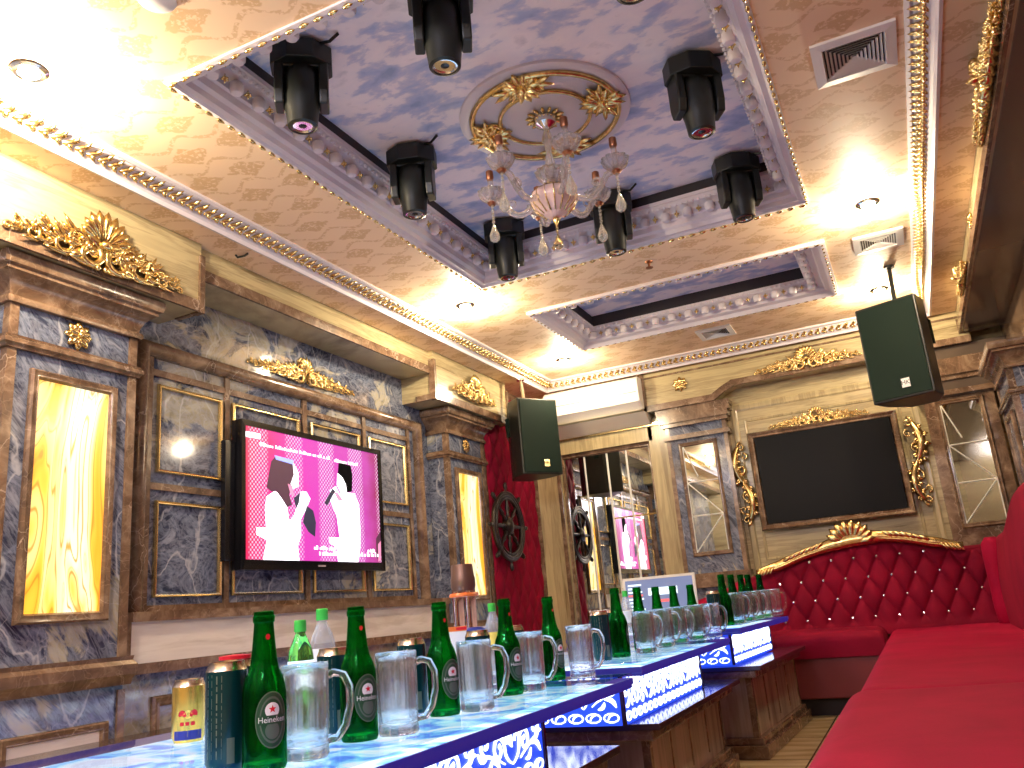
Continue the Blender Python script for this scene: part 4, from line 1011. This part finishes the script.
def table(x, y0, y1, xw, zt, lit0, lit1, lz, ledge, base, label, rz=0, ends=True):
    """x: right glass edge, near y0..y1, width xw; lit box and base inset"""
    t = thing('karaoke_table', (x, y0, 0), label, 'table', rz=rz)
    L = y1 - y0
    m = MB(); m.box(-xw, 0, 0, L, zt - .012, zt); m.build('glass_top', 'top', t, bevel=.002)
    m = MB(); m.box(-xw + .02, -.012, .012, L - .012, zt - .030, zt - .026); m.build('lit_tray', 'led', t)
    m = MB(); m.box(-xw + .004, -.004, .004, L - .004, zt - .040, zt - .031); m.ring(-xw, 0, 0, L, [(0, zt - .0125), (0, zt - .030), (.005, zt - .030), (.005, zt - .0125)], close=True); m.build('top_frame', 'edge', t)
    ins = lz['in']; a, b = lit0 - y0, lit1 - y0; zt0, zb0 = lz['top'], lz['bot']; x1 = -ins; x0 = -xw + ins
    m = MB(); m.box(x0, x1, a, b, zb0 - .008, zt - .040); bx = m.build('lit_box', 'panel', t)
    s = MB(); z1 = zt0; z0 = zb0; zm = z1 - (z1 - z0) * .76
    # long sides and ends
    for (ln, M) in (((b - a), wallM('+x', (x1, a, 0))), ((b - a), wallM('-x', (x0, b, 0))), ((x1 - x0), wallM('-y', (x0, a, 0)))):
        g = MB(); scroll_band(g, .012, ln - .012, zm + .004, z1, -.001, lz.get('unit', .36)); ring_band(g, .012, ln - .012, z0, zm - .004, -.001, .06)
        s.add([tuple(v) for v in g.v], g.f, M)
    s.build('scrollwork', 'scroll', t, label='white glowing scrollwork')
    q = .006
    for (px, py) in ((x1, a), (x1, b), (x0, a), (x0, b)):
        m = MB(); m.box(px - q, px + q, py - q, py + q, zb0 - .008, zt - .040); m.build('corner_post', 'ledge', t)
    zl = ledge['z']; a2, b2 = ledge['y0'] - y0, ledge['y1'] - y0; xo = ledge['x'] - x
    m = MB(); m.box(-xw - xo, xo, a2, b2, zl - .02, zl); m.build('lower_glass_shelf', 'ledge', t, bevel=.002)
    m = MB(); m.box(-xw - xo + .03, xo - .03, a2 + .02, b2 - .03, zl - .055, zl - .02); m.build('cornice', 'brown', t, bevel=.006)
    a3, b3 = base['y0'] - y0, base['y1'] - y0; xb = base['x'] - x
    m = MB(); m.box(-xw - xb, xb, a3, b3, .09, zl - .055); m.build('stone_base', 'greystone', t)
    for px in (xb, -xw - xb):
        for py in (a3, b3): m = MB(); m.box(px - .022, px + .006, py - .006, py + .022, .09, zl - .055); m.build('corner_strip', 'brown', t)
    for k in range(1, 4):
        yy = a3 + (b3 - a3) * k / 4; m = MB(); m.box(xb - .004, xb + .003, yy - .006, yy + .006, .12, zl - .08); m.build('panel_seam', 'brown', t)
    m = MB(); m.box(-xw - xb - .05, xb + .05, a3 - .05, b3 + .05, 0, .06); m.box(-xw - xb - .03, xb + .03, a3 - .03, b3 + .03, .06, .09); m.build('plinth', 'brown', t, bevel=.005)
    return t
T1Z, T2Z, T3Z = .545, .562, .60
table(-.825, .93, 2.50, .94, T1Z, 1.0, 2.05, dict(top=.510, bot=.372, unit=.38, **{'in': .105}), dict(z=.36, y0=.96, y1=2.42, x=-.86), dict(y0=1.05, y1=2.10, x=-.95), 'nearest glass topped table crowded with beer bottles and mugs')
table(-.845, 2.66, 4.03, .94, T2Z, 2.70, 3.76, dict(top=.530, bot=.380, unit=.27, **{'in': .09}), dict(z=.37, y0=2.74, y1=4.06, x=-.835), dict(y0=2.90, y1=3.98, x=-.93), 'middle glass topped table standing between the nearest and the farthest one')
table(-.81, 4.12, 5.34, .90, T3Z, 4.15, 5.04, dict(top=.565, bot=.43, unit=.24, **{'in': .06}), dict(z=.415, y0=4.13, y1=5.36, x=-.745), dict(y0=4.25, y1=5.36, x=-.83), 'farthest glass topped table in front of the tufted sofa', rz=RD(-2.5))

# ------------------------------------------------------------------ drinks
def cylmap(R):
    return lambda u, v, lift: ((R + lift) * sin(u / R), -(R + lift) * cos(u / R), v)
def make_bottle():
    t = thing('beer_bottle', (0, 0, 0), 'green glass beer bottle', 'bottle', 'green beer bottles on the tables')
    prof = [(.001, .004), (.026, .003), (.032, .0), (.0345, .006), (.0345, .055), (.0345, .112), (.0330, .124), (.0290, .138), (.0235, .150), (.0205, .165), (.0185, .185), (.0168, .205), (.0155, .222), (.0172, .224), (.0175, .232), (.0160, .234), (.0162, .240), (.0145, .2405), (.0120, .240), (.0118, .22), (.0140, .19), (.0170, .163), (.0205, .148), (.0265, .134), (.0305, .118), (.0315, .015), (.024, .010), (.001, .009)]
    m = MB(); m.lathe(prof, n=28); m.build('glass_body', 'bottle', t, smooth=True)
    m = MB(); f = cylmap(.0348); N = 28
    def disc(cu, cv, ru, rv, lift, mi, ri=0):
        m.m = mi; K = 28; rings = [1, .66, .33] if not ri else [1, ri]
        vs = []
        for q in rings: vs += [f(cu + ru * q * cos(2 * pi * i / K), cv + rv * q * sin(2 * pi * i / K), lift) for i in range(K)]
        fs = []
        for a in range(len(rings) - 1): fs += [(a * K + i, a * K + (i + 1) % K, (a + 1) * K + (i + 1) % K, (a + 1) * K + i) for i in range(K)]
        if not ri: fs.append(tuple(range((len(rings) - 1) * K, len(rings) * K)))
        m.add(vs, fs)
    cv = .075
    disc(0, cv, .0265, .042, .0002, 1); disc(0, cv, .0265, .042, .0004, 3, .95); disc(0, cv, .0200, .0345, .0005, 3, .9)
    disc(0, cv + .014, .0115, .0115, .0006, 0); disc(0, cv - .016, .0115, .0125, .0006, 3)
    m.m = 1; vs = [f(-.024 + .048 * i / 12, cv + s * .0065, .0008) for s in (-1, 1) for i in range(13)]; m.add(vs, [(i, i + 1, 14 + i, 13 + i) for i in range(12)])
    tv, tf = text_mesh('Heineken', .0125); m.m = 0; m.add([f(x * .92, cv + y, .0011) for x, y, z in tv], tf)
    m.m = 2; st = [(.0062 * (1 if k % 2 == 0 else .42) * sin(k * pi / 5), .0062 * (1 if k % 2 == 0 else .42) * cos(k * pi / 5)) for k in range(10)]
    m.add([f(x, cv + .0155 + y, .0011) for x, y in st] + [f(0, cv + .0155, .0011)], [(i, (i + 1) % 10, 10) for i in range(10)])
    m.build('paper_label', ['wht', 'grn', 'red', 'olive'], t, label='oval paper label with a red star')
    m = MB(); f = cylmap(.0180); m.m = 0
    m.add([f(.0038 * cos(k * pi / 6), .200 + .0048 * sin(k * pi / 6), .0003) for k in range(12)], [tuple(range(12))]); m.build('neck_seal', 'red', t)
    return t
def make_mug():
    t = thing('beer_mug', (0, 0, 0), 'clear glass beer mug', 'mug', 'clear beer mugs on the tables')
    h = .15
    prof = [(.001, .003), (.030, .002), (.036, .0), (.039, .006), (.0365, .02), (.038, .05), (.0385, .095), (.039, .137), (.0405, .143), (.040, h), (.037, h), (.036, .13), (.0345, .045), (.034, .024), (.028, .018), (.001, .018)]
    m = MB(); m.lathe(prof[:10], n=40, lobes=8, la=.05); b2 = MB(); 
    # one closed shell: outer (faceted) then plain inner
    m = MB(); n = 40; vs = []
    for i, (r, z) in enumerate(prof):
        for j in range(n):
            g = 2 * pi * j / n; fac = 1 + (.07 * (abs(cos(4 * g)) - .5) if 3 < i < 8 else 0); vs.append((r * fac * cos(g), r * fac * sin(g), z))
    k = len(prof); m.add(vs, [(i * n + j, i * n + (j + 1) % n, (i + 1) * n + (j + 1) % n, (i + 1) * n + j) for i in range(k - 1) for j in range(n)])
    m.build('mug_body', 'glass', t, smooth='all')
    m = MB(); pts = [(.0375, 0, .128), (.050, 0, .131), (.066, 0, .126), (.075, 0, .106), (.075, 0, .075), (.067, 0, .045), (.053, 0, .026), (.0365, 0, .026)]
    m.tube(pts, [.008, .0068, .0066, .0066, .0066, .0066, .0068, .008], 10); m.build('handle', 'glass', t, smooth='all')
    return t
def make_can(kind='beer'):
    if kind == 'beer':
        t = thing('beer_can', (0, 0, 0), 'tall dark teal beer can', 'can', 'tall teal beer cans on the tables'); R_, h = .033, .166; bm = 'can'
    else:
        t = thing('energy_drink_can', (0, 0, 0), 'small gold can', 'can'); R_, h = .034, .125; bm = 'cangold'
    m = MB(); m.lathe([(.001, .004), (R_ * .8, .003), (R_ * .86, 0), (R_ * .9, .004), (R_, .012), (R_, h - .014)], n=28); m.build('can_body', bm, t, smooth=True)
    m = MB(); m.lathe([(R_, h - .014), (R_ * .86, h - .004), (R_ * .87, h), (R_ * .82, h), (R_ * .80, h - .005), (.001, h - .005)], n=28); m.build('metal_rim', 'rim', t, smooth=True)
    f = cylmap(R_ + .0002)
    def patch(mb, u0, u1, v0, v1, lift=.0003):
        n = 5; mb.add([f(u0 + (u1 - u0) * i / n, v, lift) for v in (v0, v1) for i in range(n + 1)], [(i, i + 1, n + 2 + i, n + 1 + i) for i in range(n)])
    m = MB()
    if kind == 'beer':
        R = random.Random(5); patch(m, .010, .022, .012, .05)
        for c in range(4):
            u = -.024 + c * .0085; v = .02
            while v < .145:
                q = R.uniform(.004, .016); m.m = 0; patch(m, u, u + (.0008 if c != 2 else .002), v, min(v + q, .148)); v += q + R.uniform(.002, .005)
        m.build('printed_lines', ['olive'], t)
    else:
        m.m = 2; patch(m, -.03, .03, .006, .024)
        m.m = 1; vs = [f(.0085 * cos(2 * pi * i / 16), .056 + .0085 * sin(2 * pi * i / 16), .0003) for i in range(16)]; m.add(vs, [tuple(range(16))])
        m.m = 0
        for s in (-1, 1):
            P = [(.003, .050), (.008, .049), (.011, .052), (.017, .050), (.020, .053), (.018, .060), (.012, .063), (.006, .060), (.004, .056)]
            m.add([f(s * a, b + .002, .0006) for a, b in P], [tuple(range(len(P)))])
        m.m = 0; 
        for q in range(3): patch(m, -.016 + q * .011, -.008 + q * .011, .034, .041)
        m.build('two_bulls_print', ['red', 'yel', 'canblue'], t, label='print of two red bulls before a yellow sun')
    return t
bp, mp_, cp = make_bottle(), make_mug(), make_can()
def put(proto, flag, loc, face_deg, label):
    if not flag: flag.append(1); o = proto
    else: o = copy_tree(proto)
    o.location = loc; o.rotation_euler = (0, 0, RD(face_deg)); o['label'] = label; return o
fb, fm, fc = [], [], []
# label faces (sin, -cos): yaw 0 looks to -y
B1 = [(-.985, 1.105, 62, 'nearest large green beer bottle, in front of the tall can on the near table'),
      (-.995, 1.372, 66, 'second green beer bottle from the left, between the first two mugs'),
      (-.997, 1.690, 70, 'third green beer bottle from the left, before the copper drink dispenser'),
      (-1.01, 2.050, 72, 'fourth green beer bottle from the left, below the tail of the ship wheel'),
      (-1.035, 2.40, 74, 'fifth green beer bottle, last one on the near table')]
for x, y, r, l in B1: put(bp, fb, (x, y, T1Z), r, l)
B2 = [(-1.03, 2.99, 'first green beer bottle on the middle table, beside the tall can'), (-1.045, 3.27, 'second green beer bottle on the middle table, before the left part of the touchscreen'), (-1.05, 3.56, 'third green beer bottle on the middle table, left of the green capped bottle'), (-1.03, 3.80, 'fourth green beer bottle on the middle table, right of the green capped bottle'), (-.99, 3.97, 'last green beer bottle on the middle table, below the right end of the touchscreen')]
for i, (x, y, l) in enumerate(B2): put(bp, fb, (x + .01, y + (0, .04, .03, .0, -.01)[i], T2Z), 110 + 10 * i, l)
B3 = [(-.885, 4.22), (-.885, 4.46), (-.885, 4.72), (-.885, 4.93), (-.865, 5.18)]
W3 = ['first green bottle on the far table, next to its dark can', 'second green bottle in the close row on the far table', 'middle green bottle of the close row on the far table', 'fourth green bottle of the close row on the far table', 'last dark green bottle at the right end of the far table']
for (x, y), l in zip(B3, W3): put(bp, fb, (x, y, T3Z), 120, l)
MG1 = [(-.977, 1.195, 'nearest clear beer mug, right of the first bottle'), (-.950, 1.435, 'second clear beer mug from the left, right of the second bottle'), (-.950, 1.755, 'third clear beer mug from the left, right of the third bottle'), (-.985, 2.130, 'fourth clear beer mug from the left, right of the fourth bottle'), (-.965, 2.455, 'fifth clear beer mug standing at the end of the near table')]
for x, y, l in MG1: put(mp_, fm, (x, y, T1Z), 42, l)
MG2 = [(-.965, 3.12, 'first clear mug on the middle table, right of its first bottle'), (-.975, 3.42, 'second clear mug on the middle table, right of its second bottle'), (-.985, 3.68, 'third clear mug on the middle table, behind the second handle'), (-.95, 3.88, 'fourth clear mug on the middle table, half hidden before the last bottle'), (-.915, 3.99, 'last clear mug on the middle table with its handle toward the sofa')]
MG2[3] = (-.945, 3.835, MG2[3][2]); MG2[-1] = (-.90, 3.965, MG2[-1][2])
for x, y, l in MG2: put(mp_, fm, (x, y, T2Z), 42, l)
MG3 = [(-.855, 4.34), (-.855, 4.59), (-.85, 4.83), (-.835, 5.05), (-.81, 5.27)]
WM3 = ['first clear mug on the far table, beside its first bottle', 'second clear mug in the far table row', 'third clear mug in the far table row', 'fourth clear mug in the far table row', 'last clear mug on the far table, seen against the red sofa']
for (x, y), l in zip(MG3, WM3): put(mp_, fm, (x, y, T3Z), 42, l)
CN = [(-1.065, 1.105, T1Z, 'tall dark beer can left of the nearest bottle, its printed side forward'),
      (-1.135, 1.20, T1Z, 'tall dark can with a reddish lid hidden behind the nearest can'),
      (-1.095, 1.43, T1Z, 'tall teal can behind the first mug and second bottle'),
      (-1.095, 1.72, T1Z, 'tall teal can behind the second mug and third bottle'),
      (-1.085, 2.03, T1Z, 'tall teal can behind the third mug, left of the fourth bottle'),
      (-1.115, 2.31, T1Z, 'tall teal can behind the fourth mug, left of the fifth bottle'),
      (-1.045, 2.87, T2Z, 'tall teal can at the left end of the middle table'),
      (-1.13, 3.28, T2Z, 'tall teal can between the first two bottles of the middle table'),
      (-.92, 4.15, T3Z, 'tall teal can at the left end of the far table')]
for i, (x, y, z, l) in enumerate(CN):
    c_ = put(cp, fc, (x, y, z), 28, l)
    if i == 1: c2_ = c_
m = MB(); m.lathe([(.001, 0), (.029, 0), (.029, .006), (.001, .008)], n=20); m.build('red_lid', 'red', c2_, loc=(0, 0, .166))
rb_ = make_can('gold'); rb_.location = (-1.46, 1.405, T1Z); rb_.rotation_euler = (0, 0, RD(44)); rb_['label'] = 'short gold energy drink can with two red bulls standing apart at the left'

def pet(loc, r, h, cap, body, label, name, bandtxt=None, rz=45, lab='wht', liquid=None):
    t = thing(name, loc, label, 'bottle', rz=RD(rz))
    P = [(.001, .003), (r * .85, .0), (r, .008), (r, h * .32), (r * .93, h * .36), (r, h * .40), (r, h * .66), (r * .9, h * .74), (r * .55, h * .84), (r * .40, h * .88), (r * .40, h * .92), (.001, h * .92)]
    m = MB(); m.lathe(P, n=24); m.build('plastic_body', body, t, smooth=True)
    m = MB(); m.lathe([(r * .46, h * .90), (r * .48, h * .905), (r * .47, h), (r * .40, h + .002), (.001, h + .002)], n=20); m.build('screw_cap', cap, t, smooth=True)
    f = cylmap(r + .0004); z0, z1 = h * .42, h * .64; n = 14
    m = MB(); m.add([f(-r * 1.5 + r * 3 * i / n, z, .0) for z in (z0, z1) for i in range(n + 1)], [(i, i + 1, n + 2 + i, n + 1 + i) for i in range(n)]); w_ = m.build('wrapper', lab, t, smooth='all')
    if bandtxt:
        tv, tf = text_mesh(bandtxt[0], bandtxt[1]); m = MB(); m.add([f(x, (z0 + z1) / 2 + y, .0006) for x, y, z in tv], tf); m.build('wrapper_letters', bandtxt[2], w_)
    return t
pet((-1.215, 1.475, T1Z), .027, .225, 'capg', 'drink', 'green soft drink bottle with a bright green cap behind the first mug', 'soft_drink_bottle', ('30', .032, 'blu'), lab='glow_w')  # wrapper shares the tablet's emissive white, a glow put into its colour
pet((-1.325, 1.69, T1Z), .030, .25, 'capg', 'pet', 'clear water bottle with a green cap behind the green drink bottle', 'water_bottle', ('Danis', .016, 'blu'))
pet((-1.225, 1.36, T1Z), .018, .20, 'wht', 'pet', 'small clear bottle with a blue and white wrapper beside the nearest bottle', 'small_bottle', None, lab='blu')
pet((-1.225, 2.40, T1Z), .026, .235, 'capg', 'pet', 'clear bottle with a green cap behind the fifth green bottle', 'water_bottle', None, lab='yel')
pet((-1.22, 3.72, T2Z), .026, .235, 'capg', 'pet', 'clear bottle with a green cap before the touchscreen', 'water_bottle', None)
# carton behind the fourth bottle
m = MB(); m.box(-.035, .035, -.03, .03, 0, .165); cb = m.build('snack_carton', 'wht', loc=(-1.26, 2.22, T1Z), bevel=.003, label='small white carton with a red and yellow top behind the fourth can', cat='carton'); cb.rotation_euler = (0, 0, .5)
m = MB(); m.box(-.035, .035, -.03, .03, 0, .012); m.build('printed_lid', 'orange', cb, loc=(0, 0, .165)); m = MB(); m.box(.005, .0352, -.031, .0302, .002, .010); m.build('red_corner', 'red', cb, loc=(0, 0, .1655))
# twin tube drink dispenser
t = thing('drink_dispenser', (-1.34, 2.435, T1Z), 'twin tube drink dispenser with bronze cap and orange base behind the third bottle', 'dispenser', rz=RD(40)); t.scale = (1, 1, .93)
m = MB()
for s in (-1, 1): m.lathe([(.018, .10), (.018, .31)], (s * .020, 0, 0), 20)
m.build('acrylic_tube', 'tube', t, smooth=True)
m = MB(); m.lathe([(.036, .305), (.040, .32), (.040, .345), (.037, .36), (.034, .395), (.001, .397)], n=24); m.build('bronze_cap', 'tubeb', t, smooth=True)
m = MB(); m.lathe([(.001, .285), (.046, .285), (.048, .291), (.044, .298), (.001, .299)], n=24); m.build('orange_collar', 'orange', t, smooth=True)
m = MB(); m.box(-.055, .055, -.045, .045, 0, .10); m.build('base_box', 'boxr', t, bevel=.006)
m = MB(); m.lathe([(.001, .17), (.046, .17), (.05, .176), (.046, .182), (.001, .182)], (.02, -.01, 0), 20); m.build('blue_collar', 'canblue', t, smooth=True)
# touchscreen
t = thing('song_touchscreen', (-1.30, 4.55, T3Z), 'white framed song selection touchscreen behind the middle table bottles', 'screen', rz=RD(8))
SWd, SHt = .40, .235
A = Matrix.Translation((0, 0, .045)) @ Matrix.Rotation(RD(-12), 4, 'X')
m = MB(); m.box(-SWd / 2, SWd / 2, 0, .025, 0, SHt, A); m.build('screen_housing', 'cream', t, bevel=.004)
m = MB(); m.box(-SWd / 2 + .016, SWd / 2 - .016, -.003, 0, .018, SHt - .016, A); s_ = m.build('display', 'tab', t)
m = MB(); R = random.Random(2)
for k in range(9):
    z = .035 + k * .019; m.m = 0 if k != 5 else 1; m.box(-SWd / 2 + .03, -SWd / 2 + .03 + R.uniform(.05, .09), -.0045, -.003, z, z + .009, A)
m.m = 1; m.box(-.03, .05, -.0045, -.003, .09, .105, A); m.m = 0; m.box(-.06, .1, -.0045, -.003, .13, .17, A)
m.build('menu_rows', ['glow_w', 'tabr'], s_)
m = MB(); m.box(-.08, .08, -.02, .10, 0, .012); m.box(-.02, .02, .02, .04, .012, .12); m.build('stand', 'blackgl', t, bevel=.003)

# ------------------------------------------------------------------ camera, world, extra light
cam = bpy.data.cameras.new('camera'); co = bpy.data.objects.new('camera', cam); COL.objects.link(co); SC.camera = co
R_ = Matrix.Rotation(RD(24.388), 3, 'Z') @ Matrix.Rotation(RD(105.267), 3, 'X') @ Matrix.Rotation(RD(-5.034), 3, 'Z')
Mx = R_.to_4x4(); Mx.translation = (0, 0, .75); co.matrix_world = Mx
cam.sensor_width = 36; cam.lens = 832 / 1024 * 36; cam.clip_start = .05
W = bpy.data.worlds.new('world'); SC.world = W; W.use_nodes = True
W.node_tree.nodes['Background'].inputs[0].default_value = (.80, .74, 1, 1); W.node_tree.nodes['Background'].inputs[1].default_value = .3
def area(name, loc, rot, sx, sy, e, col):
    L = bpy.data.lights.new(name, 'AREA'); L.shape = 'RECTANGLE'; L.size = sx; L.size_y = sy; L.energy = e; L.color = col
    o = bpy.data.objects.new(name, L); COL.objects.link(o); o.location = loc; o.rotation_euler = rot; return o

SC.view_settings.view_transform = 'Standard'; SC.view_settings.look = 'None'; SC.view_settings.gamma = 1; SC.view_settings.exposure = .6
SC.view_settings.use_curve_mapping = False
SC.cycles.use_denoising = True; SC.cycles.max_bounces = 10; SC.cycles.transmission_bounces = 10; SC.cycles.transparent_max_bounces = 8; SC.cycles.caustics_reflective = False; SC.cycles.caustics_refractive = False; SC.cycles.sample_clamp_indirect = 6
